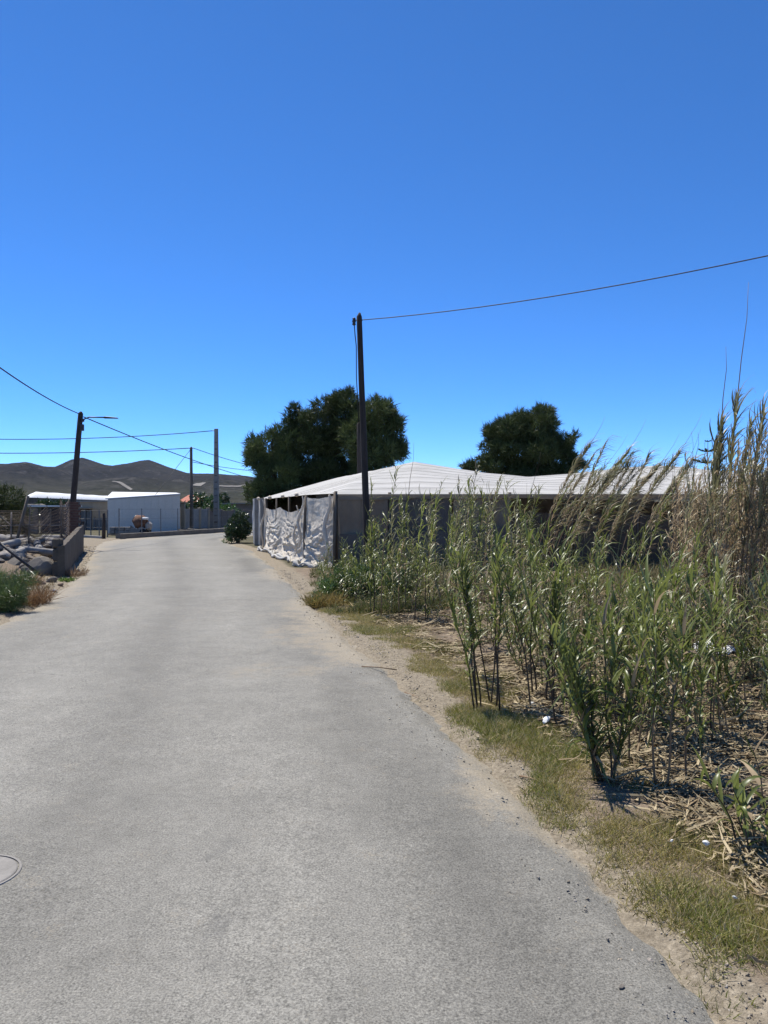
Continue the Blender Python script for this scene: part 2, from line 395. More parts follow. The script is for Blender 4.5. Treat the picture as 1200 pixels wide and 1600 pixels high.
# ------------------------------------------------------------------ road, ground, hills
LY = np.array([-9, -6, 0, 4, 8, 11, 13.2, 17.5, 25.6, 33, 38, 41, 44.6, 48, 52, 60, 72])
LX = np.array([-3.3, -3.4, -3.8, -4.2, -4.9, -5.5, -5.96, -7.1, -9.9, -12.5, -13.85, -13.9, -13.0, -12.0, -10.6, -6.0, 3.0])
RY = np.array([-9, -6, 0, 2.4, 3.2, 4.6, 5.6, 7.84, 11, 14.2, 20.2, 29.5, 35, 40.8, 46, 52, 60, 72])
RX = np.array([1.3, 1.3, 1.28, 1.16, 1.03, 0.79, 0.5, 0.05, -0.73, -1.42, -2.75, -4.95, -6.9, -8.4, -8.1, -5.8, -0.4, 8.5])
def xl(y): return np.interp(y, LY, LX)
def xr(y): return np.interp(y, RY, RX)

ys = np.concatenate([np.arange(-9, 0, 0.5), np.arange(0, 14, 0.08), np.arange(14, 30, 0.2), np.arange(30, 72.01, 0.5)])
NT = 90
T = np.linspace(0, 1, NT); T = 0.5 - 0.5 * np.cos(np.pi * T) * (0.7 + 0.3 * np.abs(np.cos(np.pi * T)))
T = (T - T[0]) / (T[-1] - T[0])
YY, TT = np.meshgrid(ys, T, indexing='ij')
jr = (fbm(ys * 1.3, ys * 0 + 3.3, 5, 4) - 0.5) * 0.16 + (fbm(ys * 7, ys * 0 + 1.3, 8, 3) - 0.5) * 0.04
jl = (fbm(ys * 1.3, ys * 0 + 9.3, 6, 4) - 0.5) * 0.5
XL_ = (xl(ys) + jl)[:, None]; XR_ = (xr(ys) + jr)[:, None]
XX = XL_ + (XR_ - XL_) * TT
dR = XR_ - XX; dL = XX - XL_
wR = np.interp(YY, [0, 3, 4.2, 5.5, 7.5, 9.5, 12, 16, 30, 40], [0.08, 0.14, 0.3, 0.6, 1.05, 0.75, 0.55, 0.4, 0.35, 0.3])
wR = wR * (0.1 + 2.0 * sstep(.25, .75, fbm(XX * 0.7, YY * 0.55, 31, 4)))
wL = np.interp(YY, [0, 8, 12, 18, 26, 34, 38, 40.5, 44, 70], [0.1, 0.3, 0.6, 0.7, 0.5, 1.2, 2.2, 2.6, 0.5, 0.4])
wL = wL * (0.45 + 1.1 * fbm(XX * 0.9, YY * 0.9, 37, 4))
dust = np.clip(1 - dR / np.maximum(wR, .05), 0, 1) ** 0.8 + np.clip(1 - dL / np.maximum(wL, .05), 0, 1) ** 0.8
dust = np.clip(dust, 0, 1) + 0.12 * sstep(0.55, 0.8, fbm(XX * 0.5, YY * 0.3, 44, 4))
tt2 = TT + 0.06 * (fbm(XX * 0.4, YY * 0.2, 52, 3) - 0.5)
lane = 0.5 + 0.35 * np.exp(-((tt2 - 0.33) / 0.09) ** 2) + 0.35 * np.exp(-((tt2 - 0.68) / 0.09) ** 2) - 0.45 * np.exp(-((tt2 - 0.87) / 0.06) ** 2) * sstep(0.3, 0.6, fbm(XX * 0.6, YY * 0.35, 61, 3)) - 0.2 * np.exp(-((tt2 - 0.5) / 0.05) ** 2)
ZZ = (fbm(XX * 9, YY * 9, 75, 4) - .5) * .06 * sstep(.9, .97, TT) + 0.035 * (1 - (2 * TT - 1) ** 2) + (fbm(XX * 0.4, YY * 0.4, 71, 3) - 0.5) * 0.02 - 0.055 * sstep(0.955, 1.0, TT) - 0.055 * sstep(0.04, 0.0, TT)
V = np.stack([XX, YY, ZZ], -1).reshape(-1, 3)
def gridF(n, m):
    i, j = np.meshgrid(np.arange(n - 1), np.arange(m - 1), indexing='ij')
    a = (i * m + j).ravel(); return np.stack([a, a + 1, a + m + 1, a + m], 1)
road = obj('road', np_mesh('road', V, gridF(len(ys), NT)[:, ::-1] if False else gridF(len(ys), NT), True, attrs={'dust': dust.ravel(), 'lane': lane.ravel()}), MAT['asphalt'])
tag(road, 'worn grey asphalt lane bending to the right between verges', None, None, 'structure')

def ground_h(x, y):
    x = np.asarray(x, float); y = np.asarray(y, float)
    inb = (y > -9) & (y < 72)
    dr = np.where(inb, x - xr(y), 9.0); dl = np.where(inb, xl(y) - x, 9.0)
    d = np.where(inb, np.maximum(dr, dl), 9.0)             # >0 outside the road
    out = sstep(-0.15, 0.12, d)
    far = np.hypot(x, y)
    h = -0.05 + out * (0.045 + 0.07 * (fbm(x * 1.1, y * 1.1, 81, 4) - 0.45)) * sstep(90, 60, far)
    h = h + sstep(0.3, 2.0, dr) * inb * 0.06 * sstep(30, 18, y) * (0.5 + fbm(x * .7, y * .7, 83, 3))
    # rubble mound in the lot on the left
    md = np.exp(-(((x + 10.2) / 2.2) ** 2 + ((y - 21.0) / 3.2) ** 2))
    h = h + 0.5 * np.clip(md * 1.5, 0, 1) * sstep(0.2, 1.2, dl) * inb
    return h

GA, GE, GN = 5.0, 4500.0, 560
u = np.linspace(-1, 1, GN) * math.asinh(GE / GA); gx = GA * np.sinh(u) - 0.0
gy = GA * np.sinh(u) + 6.0
X, Y = np.meshgrid(gx, gy, indexing='ij')
H = ground_h(X, Y)
dr = X - xr(Y); dl = xl(Y) - X
near = ((Y > -9) & (Y < 72)).astype(float)
sandm = near * np.maximum(sstep(0.75, 0.0, dr) * (dr > -0.3) * sstep(5, 7, Y) + sstep(0.28, 0.0, dr) * (dr > -0.3), sstep(1.6, 0.3, dl) * (dl > -0.3))
sandm = np.maximum(sandm, near * ((X > -22) & (X < -12) & (Y > 33) & (Y < 42.5)) * 1.0)
litm = near * np.maximum(((dr > 0) & (Y < 20.5)) * 1.0, ((dl > 0) & (Y < 34)) * 0.9)
litm = np.maximum(litm, (Y <= -9) * 0.6 * (np.hypot(X, Y) < 40))
gr = obj('ground', np_mesh('ground', np.stack([X, Y, H], -1).reshape(-1, 3), gridF(GN, GN)[:, ::-1], True, attrs={'sand': sandm.ravel(), 'litter': litm.ravel()}), MAT['ground'])
tag(gr, 'dry sandy ground with straw litter and far scrub fields', None, None, 'structure')

def road_z(x, y):
    i = int(np.clip(np.searchsorted(ys, y), 0, len(ys) - 1)); j = int(np.clip(np.searchsorted(XX[i], x), 0, NT - 1)); return float(ZZ[i, j])
def surf_z(x, y):
    i = int(np.clip(np.searchsorted(ys, y), 0, len(ys) - 1))
    return road_z(x, y) if XX[i, 0] < x < XX[i, -1] else gz(x, y)
def gz(x, y): return float(ground_h(np.array([x]), np.array([y]))[0])

# hills
sil = [(-900, 742), (-500, 735), (-250, 741), (-120, 733), (0, 727), (20, 723), (39, 721), (60, 727), (97, 731), (112, 724), (129, 716), (146, 722), (160, 727), (177, 729), (200, 725), (222, 720), (234, 720), (247, 725), (262, 731), (290, 739), (305, 740), (345, 741), (392, 745), (410, 750), (480, 762), (600, 770), (800, 776), (1100, 780), (1600, 778)]
RD = 2600.0
sx_ = np.array([(p - 600) / FPX * RD for p, q in sil]); sz_ = np.array([1.6 + (HOR - q) / FPX * RD for p, q in sil])
hx = np.arange(-3400, 2300, 14.0); hy = np.concatenate([np.arange(650, 1500, 28.0), np.arange(1500, 3300, 15.0)])
HX, HY = np.meshgrid(hx, hy, indexing='ij')
warp = (fbm(HX / 500, HY / 500, 91, 3) - 0.5) * 160
R_ = np.interp(HX + warp * (1 - sstep(2200, 2600, HY)), sx_, sz_)
a1 = sstep(650, 1700, HY) * 0.26; b1 = np.clip((HY - 1500) / 1100, 0, 1) ** 1.5 * 0.74
back = sstep(2600, 3300, HY)
rid = 1 - np.abs(2 * fbm(HX / 260, HY / 420, 101, 5) - 1)
hz = R_ * (a1 + b1) * (1 - 0.9 * back)
mid_ = np.exp(-((HY - 2100) / 330) ** 2)
hz = hz + mid_ * (rid - 0.72) * R_ * 0.75 + (fbm(HX / 60, HY / 60, 111, 4) - 0.5) * 5 * sstep(700, 1800, HY)
# a lower spur standing in front of the ridge
spur = 62 * np.exp(-((HX + 1250) / 420) ** 2 - ((HY - 2000) / 200) ** 2) + 40 * np.exp(-((HX + 700) / 500) ** 2 - ((HY - 1950) / 220) ** 2)
hz = np.maximum(hz, spur * (0.8 + 0.4 * rid) + hz * 0.45)
hz = np.minimum(hz, 0 + (HY / RD) * np.interp(HX / HY * RD, sx_, sz_) * 0.97 + np.where(HY > 2500, 99, 0))
hz = hz - 1.2 * (1 - sstep(650, 760, HY))
hills = obj('hills', np_mesh('hills', np.stack([HX, HY, hz], -1).reshape(-1, 3), gridF(len(hx), len(hy))[:, ::-1], True), MAT['hill'])
tag(hills, 'dark scrub covered hills along the skyline', None, None, 'structure')
def hill_z(x, y):
    i = int(np.clip(np.searchsorted(hx, x) - 1, 0, len(hx) - 2)); j = int(np.clip(np.searchsorted(hy, y) - 1, 0, len(hy) - 2))
    u = (x - hx[i]) / (hx[i + 1] - hx[i]); v = (y - hy[j]) / (hy[j + 1] - hy[j])
    return float((hz[i, j] * (1 - u) + hz[i + 1, j] * u) * (1 - v) + (hz[i, j + 1] * (1 - u) + hz[i + 1, j + 1] * u) * v)
MAT['track'] = mottled('pale_track', (0.17, 0.155, 0.13), (0.24, 0.22, 0.19), 0.05, 0.95, 1, 0)
def track(name, pts, w, label):
    V = []; F = []
    for k, (x, y) in enumerate(pts):
        for s_ in (-1, 1):
            V.append((x, y + s_ * w, hill_z(x, y + s_ * w) + 2.0))
    for k in range(len(pts) - 1): F.append((2 * k, 2 * k + 2, 2 * k + 3, 2 * k + 1))
    me = bpy.data.meshes.new(name); me.from_pydata(V, [], F)
    o = obj(name, me, MAT['track']); tag(o, label, None, None, 'structure')
def lerp_pts(a, b, n): return [(a[0] + (b[0] - a[0]) * k / (n - 1), a[1] + (b[1] - a[1]) * k / (n - 1)) for k in range(n)]
def hp(px, py):
    for y in np.arange(700, 2500, 8.0):
        x = (px - 600) / FPX * y
        if HOR - (hill_z(x, y) - CAMH) / y * FPX <= py: return (x, float(y))
    return ((px - 600) / FPX * 2400, 2400.0)
track('track', lerp_pts(hp(176, 753), hp(206, 767), 60), 7, 'pale dirt track running down the hillside')
track('track', lerp_pts(hp(342, 760), hp(386, 760), 20), 14, 'thin pale level track across the far slope')
track('track', lerp_pts(hp(303, 758), hp(318, 758), 10), 30, 'pale bare patch of field on the far slope')

# ------------------------------------------------------------------ generic builders
def wire(name, a, b, sag, r, label, group=None, n=22, cat='cable'):
    a = Vector(a); b = Vector(b)
    pts = [a + (b - a) * t - Vector((0, 0, 4 * sag * t * (1 - t))) for t in [k / n for k in range(n + 1)]]
    o = MB().tube([p - a for p in pts], r, 5).build(name, MAT['cable'], None, True)
    o.location = a
    return tag(o, label, cat, group)

def blades(C, D, L, W, col, bend=None, seg=1, side=None):
    """C base (n,3), D unit dir (n,3), L (n), W (n) -> thin tapering blades"""
    n = len(C)
    up = np.array([0.0, 0, 1.0])
    if side is None:
        rnd = NR.normal(size=(n, 3)); side = np.cross(D, rnd)
    side = side / (np.linalg.norm(side, axis=1, keepdims=True) + 1e-9)
    w = side * W[:, None]
    if seg == 1:
        V = np.stack([C - w, C + w, C + D * L[:, None]], 1).reshape(-1, 3)
        F = np.arange(3 * n).reshape(-1, 3)
        return V, [F], np.repeat(col, 3, 0)
    b = np.zeros((n, 3)) if bend is None else bend
    M1 = C + D * (L * 0.5)[:, None] + b * (L * 0.25)[:, None]; T1 = C + D * (L * 0.92)[:, None] + b * L[:, None]
    V = np.stack([C - w, C + w, M1 + w * 0.75, M1 - w * 0.75, T1], 1).reshape(-1, 3)
    k = np.arange(n)[:, None] * 5
    return V, [np.concatenate([k, k + 1, k + 2, k + 3], 1), np.concatenate([k + 3, k + 2, k + 4], 1)], np.repeat(col, 5, 0)

def join(parts):
    Vs = []; Fs = {}; Cs = []; n = 0
    for V, F, c in parts:
        Vs.append(V); Cs.append(c)
        for f in F: Fs.setdefault(f.shape[1], []).append(f + n)
        n += len(V)
    return np.concatenate(Vs), [np.concatenate(v) for v in Fs.values()], np.concatenate(Cs)

def unit(v): return v / (np.linalg.norm(v, axis=-1, keepdims=True) + 1e-9)

def rand_dirs(n):
    return unit(NR.normal(size=(n, 3)))

# ------------------------------------------------------------------ greenhouse
GH = empty('greenhouse', (-1.25, 20.0, 0)); GO = Vector(GH.location)
tag(GH, 'low netted greenhouse with white tent roof and torn dusty sheets', 'greenhouse')
WL = [(-1.25, 20.0), (-2.2, 21.9), (-4.65, 30.6), (-5.55, 33.6), (-7.35, 45.0)]
def x_left(y): return np.interp(y, [p[1] for p in WL], [p[0] for p in WL])
EAVE = 2.0
def roof_z(x, y):
    prof = np.interp(x, [-9, -1.5, 0.2, 0.95, 1.8, 3.4, 4.9, 6.4, 8.4, 9.4, 10.5, 13.5, 16], [1.0, 1.0, 1.12, 1.22, 1.08, 0.83, 0.7, 0.8, 1.02, 1.08, 1.0, 0.66, 0.8])
    r = np.clip((y - 20.0) / 6.2, 0, 1) ** 0.85
    dl = np.maximum(x - x_left(y), 0)
    z = np.minimum(prof * r, 0.285 * dl ** 0.97)
    return EAVE + z + (fbm(x * 1.2, y * 1.2, 131, 3) - 0.5) * 0.03 * r
ry = np.concatenate([np.linspace(20.0, 26.5, 66), np.linspace(26.8, 44, 40)])
rt = np.linspace(0, 1, 150)
RYY, RTT = np.meshgrid(ry, rt, indexing='ij')
RXX = x_left(RYY) + (15.5 - x_left(RYY)) * RTT
RZZ = roof_z(RXX, RYY)
# scalloped front hem
hem = (RYY < 20.05); RZZ = RZZ - hem * (0.02 + 0.04 * fbm(RXX * 2.3, RXX * 0 + 5, 141, 3)); RYY = RYY - hem * 0.06
roof = obj('roof', np_mesh('roof', np.stack([RXX - GO.x, RYY - GO.y, RZZ], -1).reshape(-1, 3), gridF(len(ry), len(rt)), True), MAT['net_white'], GH)
for k in range(8):
    yy = 20.5 + k * 0.8 + RND.uniform(-.08, .08)
    xs = np.linspace(float(x_left(yy)) + 0.1, 15.2, 60)
    yv = yy + 0.5 * np.sin(xs * 0.35 + k) * 0.25 + xs * 0.03
    zs = roof_z(xs, yv) + 0.012
    MB().tube([(a - GO.x, b - GO.y, c) for a, b, c in zip(xs, yv, zs)], 0.003, 4).build('roof_wire', MAT['metal_grey'], roof)
# ground level shadow box: back and right walls
def wall_sheet(name, p0, p1, z0, z1, mat, amp=0.05, nu=26, nv=16, seed=0, parent=GH, outn=None, topf=None, botf=None, fold=None):
    p0 = Vector((p0[0], p0[1], 0)); p1 = Vector((p1[0], p1[1], 0)); d = p1 - p0; L = d.length
    nrm = Vector((d.y, -d.x, 0)).normalized() if outn is None else Vector(outn)
    U, Vv = np.meshgrid(np.linspace(0, 1, nu), np.linspace(0, 1, nv), indexing='ij')
    zt = np.full_like(U, z1) if topf is None else topf(U); zb = np.full_like(U, z0) if botf is None else botf(U)
    Z = zb + (zt - zb) * Vv
    off = (fbm(U * L * 1.3 + seed * 7.1, Z * 0.8 + seed, 151 + seed, 4) - 0.5) * 2 * amp
    if fold is not None: off = off + fold(U, Z)
    Xw = p0.x + d.x * U + nrm.x * off - GO.x; Yw = p0.y + d.y * U + nrm.y * off - GO.y
    me = np_mesh(name, np.stack([Xw, Yw, Z], -1).reshape(-1, 3), gridF(nu, nv), True)
    return obj(name, me, mat, parent)
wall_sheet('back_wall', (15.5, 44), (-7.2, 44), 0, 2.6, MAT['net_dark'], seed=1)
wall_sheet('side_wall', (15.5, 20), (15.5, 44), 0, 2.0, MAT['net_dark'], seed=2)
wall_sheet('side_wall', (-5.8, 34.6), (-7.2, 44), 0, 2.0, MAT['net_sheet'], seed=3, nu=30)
# front posts and panels
fx = [-1.25, 0.15, 1.75, 3.3, 4.9, 6.6, 8.3, 10.0, 11.8, 13.6, 15.4]
for i, x in enumerate(fx):
    MB().tube([(x - GO.x, 0.02, -0.1), (x - GO.x + RND.uniform(-.03, .03), 0.02, 2.03)], 0.045, 7).build('post', MAT['wood_light'], GH, True)
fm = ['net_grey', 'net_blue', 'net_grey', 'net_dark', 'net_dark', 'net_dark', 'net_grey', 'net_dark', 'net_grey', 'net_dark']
ft = [1.93, 1.9, 1.88, 1.62, 1.58, 1.5, 1.6, 1.7, 1.8, 1.8]
for i in range(10):
    s_ = i + 10
    topf = (lambda U, t=ft[i], s=s_: t - 0.10 * np.sin(np.pi * U) * (t < 1.85) - 0.04 * fbm(U * 6, U * 0 + s, s, 3))
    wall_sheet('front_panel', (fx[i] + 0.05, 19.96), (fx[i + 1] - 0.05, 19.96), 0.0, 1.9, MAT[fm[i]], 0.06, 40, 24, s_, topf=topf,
               fold=lambda U, Z, s=s_: 0.03 * np.sin(U * 26 + 4 * fbm(U * 3, Z * 2, s, 2)) * (0.3 + 0.7 * fbm(U * 4, Z, s + 3, 2)))
    if i in (0, 1, 2):   # lower blue-grey skirt hung in front
        wall_sheet('skirt_panel', (fx[i] + 0.1, 19.86), (fx[i + 1] - 0.1, 19.86), 0.0, 0.95 + 0.08 * i, MAT['net_blue'], 0.05, 30, 12, s_ + 30)
wall_sheet('eave_band', (-1.2, 19.9), (15.4, 19.9), 1.78, 1.97, MAT['net_grey'], 0.05, 160, 5, 60, botf=lambda U: 1.80 + 0.1 * fbm(U * 40, U * 0, 61, 3))
MB().tube([(-1.2 - GO.x, -0.05, 1.965), (15.4 - GO.x, -0.05, 1.965)], 0.02, 6).build('eave_cable', MAT['metal_dark'], GH)
# left side along the lane: posts, navy opening, hanging torn sheets
def wp(k, t): a = Vector((*WL[k], 0)); b = Vector((*WL[k + 1], 0)); return a + (b - a) * t
for (k, t, r, top) in ((0, 0.0, 0.05, 2.06), (0, 1.0, 0.06, 2.0), (1, 0.33, 0.04, 2.0), (1, 0.66, 0.04, 2.0), (1, 1.0, 0.06, 2.02), (2, 0.35, 0.06, 2.05)):
    p = wp(k, t) + Vector((-0.03, -0.02, 0))
    MB().tube([p - GO + Vector((0, 0, -0.1)), p - GO + Vector((RND.uniform(-.03, .03), 0, top * .5)), p - GO + Vector((RND.uniform(-.03, .03), 0, top))], [r, r * .95, r * .85], 8).build('post', MAT['wood_light'], GH, True)
inn2 = Vector((0.75, 0.6, 0)) * 0.35
wall_sheet('inner_curtain', (WL[0][0] + inn2.x, WL[0][1] + inn2.y), (WL[1][0] + inn2.x, WL[1][1] + inn2.y), 0, 2.0, MAT['net_blue'], 0.05, 20, 14, 72)
def sag_top(U):
    s1 = np.abs(np.sin(np.pi * (U / 0.55).clip(0, 1))); s2 = np.abs(np.sin(np.pi * ((U - 0.55) / 0.45).clip(0, 1)))
    return 1.66 - 0.02 * U - 0.17 * s1 * (U < .55) - 0.09 * s2 * (U >= .55) + 0.02 * fbm(U * 30, U * 0, 3, 2)
def crumple(U, Z, k=1.0, s=0, nb=2):
    q = (U * nb) % 1.0; c = (2 * q - 1); edge = 1 - np.abs(c) ** 4   # held at the posts
    swag = Z - 0.5 * c ** 2                                     # creases hanging in curves between the posts
    wv = fbm(U * 9 * k, Z * 3, 163 + s, 4); w2 = fbm(U * 26 * k, Z * 9, 169 + s, 4)
    f1 = np.abs(np.sin(swag * 9 + 9 * wv)); f2 = np.abs(np.sin(swag * 21 + 14 * wv + U * 7))
    rid = 1 - np.abs(2 * w2 - 1)
    low = sstep(1.5, 0.5, Z)
    return 0.07 + edge * low * (0.085 * f1 + 0.04 * f2) + 0.025 * (rid - .6) * (0.35 + low) + 0.05 * (wv - .5) + 0.10 * np.exp(-((Z - 0.03) / 0.12) ** 2)
wall_sheet('torn_sheet', (WL[1][0], WL[1][1] + .05), WL[2], 0.0, 1.6, MAT['net_sheet'], 0.05, 150, 90, 81, outn=(-0.96, -0.28, 0), topf=sag_top, fold=lambda U, Z: crumple(U, Z, 1.0, 0, 2))
wall_sheet('torn_sheet', WL[0], (WL[1][0] - .03, WL[1][1] + .15), 0.02, 1.95, MAT['net_sheet'], 0.04, 80, 90, 82, outn=(-0.89, -0.45, 0), topf=lambda U: 1.93 - 0.06 * np.sin(np.pi * U) + 0.02 * fbm(U * 20, U * 0, 9, 2), fold=lambda U, Z: crumple(U, Z, 0.35, 5, 1))
# bunched cloth hanging at the corner post and at the middle post
for (k, t, z0, z1, w) in ((0, 0.04, 0.25, 1.97, 0.10), (0, 0.97, 0.5, 1.95, 0.07), (1, 0.06, 0.3, 1.7, 0.06), (1, 0.97, 0.1, 1.95, 0.07)):
    p = wp(k, t) + Vector((-0.16, -0.10, 0)) - GO
    n = 26; pts = []; rr = []
    for i in range(n):
        s = i / (n - 1); pts.append(p + Vector((0.06 * math.sin(9 * s + k) - 0.1 * (1 - s), -0.05 * math.sin(7 * s), z0 + (z1 - z0) * s)))
        rr.append(.6 * w * (0.35 + 0.9 * (1 - s) * s * 2 + 0.35 * RND.random()))
    MB().tube(pts, rr, 9).build('bunched_cloth', MAT['net_sheet'], GH, True)
# crumpled hem lying along the ground
for j in range(9):
    t0 = j / 9 * 0.98
    k, t = (0, 0.2 + t0 * 3) if t0 < 0.24 else (1, (t0 - 0.24) / 0.76)
    p = wp(k, min(t, 1)); q = wp(k, min(t + (0.5 if k == 0 else 0.24), 1.0))
    n = 16; pts = []; rr = []
    for i in range(n):
        s = i / (n - 1); c = p + (q - p) * s + Vector((-0.34 + 0.12 * math.sin(5 * s + j * 2), -0.12 + 0.05 * math.sin(8 * s + j), 0.07 + 0.05 * math.sin(11 * s + j)))
        pts.append(c - GO); rr.append(0.02 + 0.05 * RND.random() * math.sin(math.pi * min(max(s, .08), .92)) + .005)
    MB().tube(pts, rr, 7).build('fallen_hem', MAT['net_white'], GH, True)
# end of the wall: concrete board, strips of white cloth
p = P(401, 0, 33.2)
MB().box((p.x - GO.x, p.y - GO.y, 1.0), (0.19, 0.07, 2.1), math.radians(8)).build('end_board', MAT['concrete'], GH, bevel=.01)
p = P(409, 0, 31.6)
MB().box((p.x - GO.x, p.y - GO.y, 1.0), (0.13, 0.06, 2.06), math.radians(5)).build('end_board', MAT['concrete'], GH, bevel=.01)
wall_sheet('end_cloth', (-5.62, 33.6), (-5.92, 34.6), 0.05, 2.05, MAT['net_white'], 0.08, 20, 24, 91, outn=(-0.9, -0.4, 0))
wall_sheet('end_cloth', WL[2], WL[3], 0.05, 2.0, MAT['net_sheet'], 0.06, 30, 24, 92, outn=(-0.95, -0.3, 0))
for j in range(4):
    t = (.1, .34, .62, .93)[j]; k = 1 if t < .75 else 2
    p = wp(1, t / .75) if t < .75 else wp(2, (t - .75) * 3.4)
    r = 0.05 + 0.03 * RND.random()
    MB().tube([p - GO + Vector((-0.06, -.5, 2.0 + .02 * RND.random())), p - GO + Vector((-0.1, 0, 2.03)), p - GO + Vector((-0.14, .5, 2.0))], [r * .5, r, r * .5], 7).build('eave_roll', MAT['net_sheet'], GH, True)

# ------------------------------------------------------------------ poles and cables
def pole(name, base, top, r0, r1, mat, label, cat='pole', parts=None, n=10):
    base = Vector(base); top = Vector(top)
    e = empty(name, base); tag(e, label, cat)
    pts = [Vector((0, 0, -.3)) + (top - base) * 0] + [(top - base) * t + Vector((0.012 * math.sin(5 * t), 0, 0)) for t in (0.02, .25, .5, .75, 0.985)] + [(top - base)]
    rr = [r0, r0] + [r0 + (r1 - r0) * t for t in (.25, .5, .75, .985)] + [r1 * .35]
    MB().tube(pts, rr, n).build('shaft', mat, e, True)
    return e
# timber pole in front of the greenhouse
b = Vector((-0.36, 17.0, 0)); t_ = P(562, 489, 17.0)
e = pole('timber_pole', b, t_, 0.082, 0.06, MAT['wood_pole'], 'tall dark timber utility pole rising in front of the netted greenhouse')
tt = t_ - b
MB().lathe([(0.02, -.09), (0.045, -.07), (0.028, -.03), (0.05, 0.0), (0.028, .03), (0.04, .06), (0.02, .08)], 10, None, tt + Vector((-0.125, 0, -0.19))).build('insulator', MAT['metal_dark'], e, True)
MB().tube([tt + Vector((-0.14, 0, -.16)), tt + Vector((0.06, 0, -.17))], 0.012, 6).build('bracket', MAT['metal_dark'], e)
MB().tube([tt + Vector((-0.12, -.01, -.27)), tt + Vector((-0.10, -.05, -.5)), tt + Vector((-0.072, -.06, -.75)), tt + Vector((-0.07, -.07, -1.4)), tt * .55 + Vector((-.085, -.04, 0))], 0.011, 5).build('down_cable', MAT['cable'], e, True)
wire('power_cable', t_ + Vector((0.05, 0, -.16)), (12.6, 7.0, 6.35), 0.5, 0.010, 'black cable running from the timber pole to the upper right')
# slim pole behind the greenhouse roof
e = pole('slim_pole', (-1.05, 33.0, 0), P(561, 660, 33.0) , 0.10, 0.085, MAT['wood_pole'], 'slim dark post behind the greenhouse roof against the pines')
# street lamp pole, leaning
lb = P(107, 857, 31); lt = P(127, 643, 31); lb.z = 0
e = pole('street_lamp', lb, lt, 0.13, 0.1, MAT['wood_pole'], 'leaning wooden lamp post with a thin side arm and flat lamp', 'street lamp')
d_ = lt - lb
MB().tube([d_ + Vector((0.05, 0, -.42)), d_ + Vector((.14, 0, -.3)), d_ + Vector((.32, 0, -.23)), d_ + Vector((1.0, 0, -.24))], 0.028, 7).build('arm', MAT['metal_dark'], e, True)
MB().add([d_ + Vector(v) for v in [(0.92, -.09, -.28), (1.5, -.07, -.29), (1.5, .07, -.29), (.92, .09, -.28), (0.95, -.07, -.2), (1.46, -.05, -.245), (1.46, .05, -.245), (.95, .07, -.2)]],
         [(3, 2, 1, 0), (4, 5, 6, 7), (0, 1, 5, 4), (1, 2, 6, 5), (2, 3, 7, 6), (3, 0, 4, 7)]).build('lamp_head', MAT['metal_dark'], e, bevel=.01)
MB().box(d_ + Vector((.08, -.1, -.66)), (0.13, 0.12, .26)).build('junction_box', MAT['metal_dark'], e, bevel=.01)
MB().box(d_ + Vector((.1, -.08, -.36)), (0.1, 0.1, .12)).build('clamp', MAT['metal_dark'], e, bevel=.01)
wire('power_cable', lt + Vector((-.06, 0, -.1)), (-9.3, 15.0, 5.75), 0.24, 0.02, 'black cable rising from the lamp post to the upper left')
wire('power_cable', lt + Vector((.1, 0, -.22)), P(412, 752, 66), 0.25, 0.024, 'long cable slanting down from the lamp post to the pines')
# the two far poles
cb = P(338, 828, 58); cb.z = 0; ct = P(337, 670, 58)
e = empty('concrete_pole', cb); tag(e, 'tall square concrete power pole behind the kerb', 'pole')
h_ = ct.z
m_ = MB(); V = []
for z, w, dpt in ((-.3, .21, .17), (h_, .135, .11)):
    V += [(-w, -dpt, z), (w, -dpt, z), (w, dpt, z), (-w, dpt, z)]
m_.add(V, [(3, 2, 1, 0), (4, 5, 6, 7), (0, 1, 5, 4), (1, 2, 6, 5), (2, 3, 7, 6), (3, 0, 4, 7)]).build('shaft', MAT['concrete'], e, bevel=.015)
for k in range(13):
    z = .6 + k * .5; w = .21 + (.135 - .21) * z / h_
    MB().box((0, -(.17 + (.11 - .17) * z / h_) - .004, z), (w * 1.2, .03, .10)).build('web_recess_shade', MAT['concrete_dark'], e)  # recess shade painted as darker plates set on the shaft face
MB().tube([(-.3, 0, h_ - .15), (.05, 0, h_ - .15)], .03, 6).build('bracket', MAT['metal_dark'], e)
MB().tube([(-.28, 0, h_ - 2.4 - 3), (-.36, 0, h_ - 2.8 - 3), (-.3, 0, h_ - 3.3 - 3)], .03, 6).build('cable_loop', MAT['cable'], e, True)
wb = P(299, 830, 55); wb.z = 0; wt = P(299, 698, 55)
e = pole('timber_pole', wb, wt, 0.13, 0.095, MAT['wood_light'], 'shorter round timber pole beside the square concrete pole')
MB().tube([wt - wb + Vector((-.2, 0, -.1)), wt - wb + Vector((.2, 0, -.1))], .03, 6).build('bracket', MAT['metal_dark'], e)
MB().tube([wt - wb + Vector((-.05, 0, -.2)), wt - wb + P(240, 777, 52) - wt], .018, 5).build('guy_wire', MAT['cable'], e)
wire('power_cable', ct + Vector((-.25, 0, -.15)), P(-330, 668, 56), 0.75, 0.03, 'upper of the two level cables above the hills')
wire('power_cable', wt + Vector((-.1, 0, -.1)), P(-330, 696, 54), 0.45, 0.03, 'lower of the two level cables above the hills')
wire('power_cable', wt + Vector((.1, 0, -.08)), P(420, 733, 74), 0.15, 0.026, 'upper short cable from the round timber pole towards the pines')
wire('power_cable', wt + Vector((.1, 0, -1.1)), P(420, 737, 74), 0.12, 0.022, 'lower short cable from the round timber pole towards the pines')

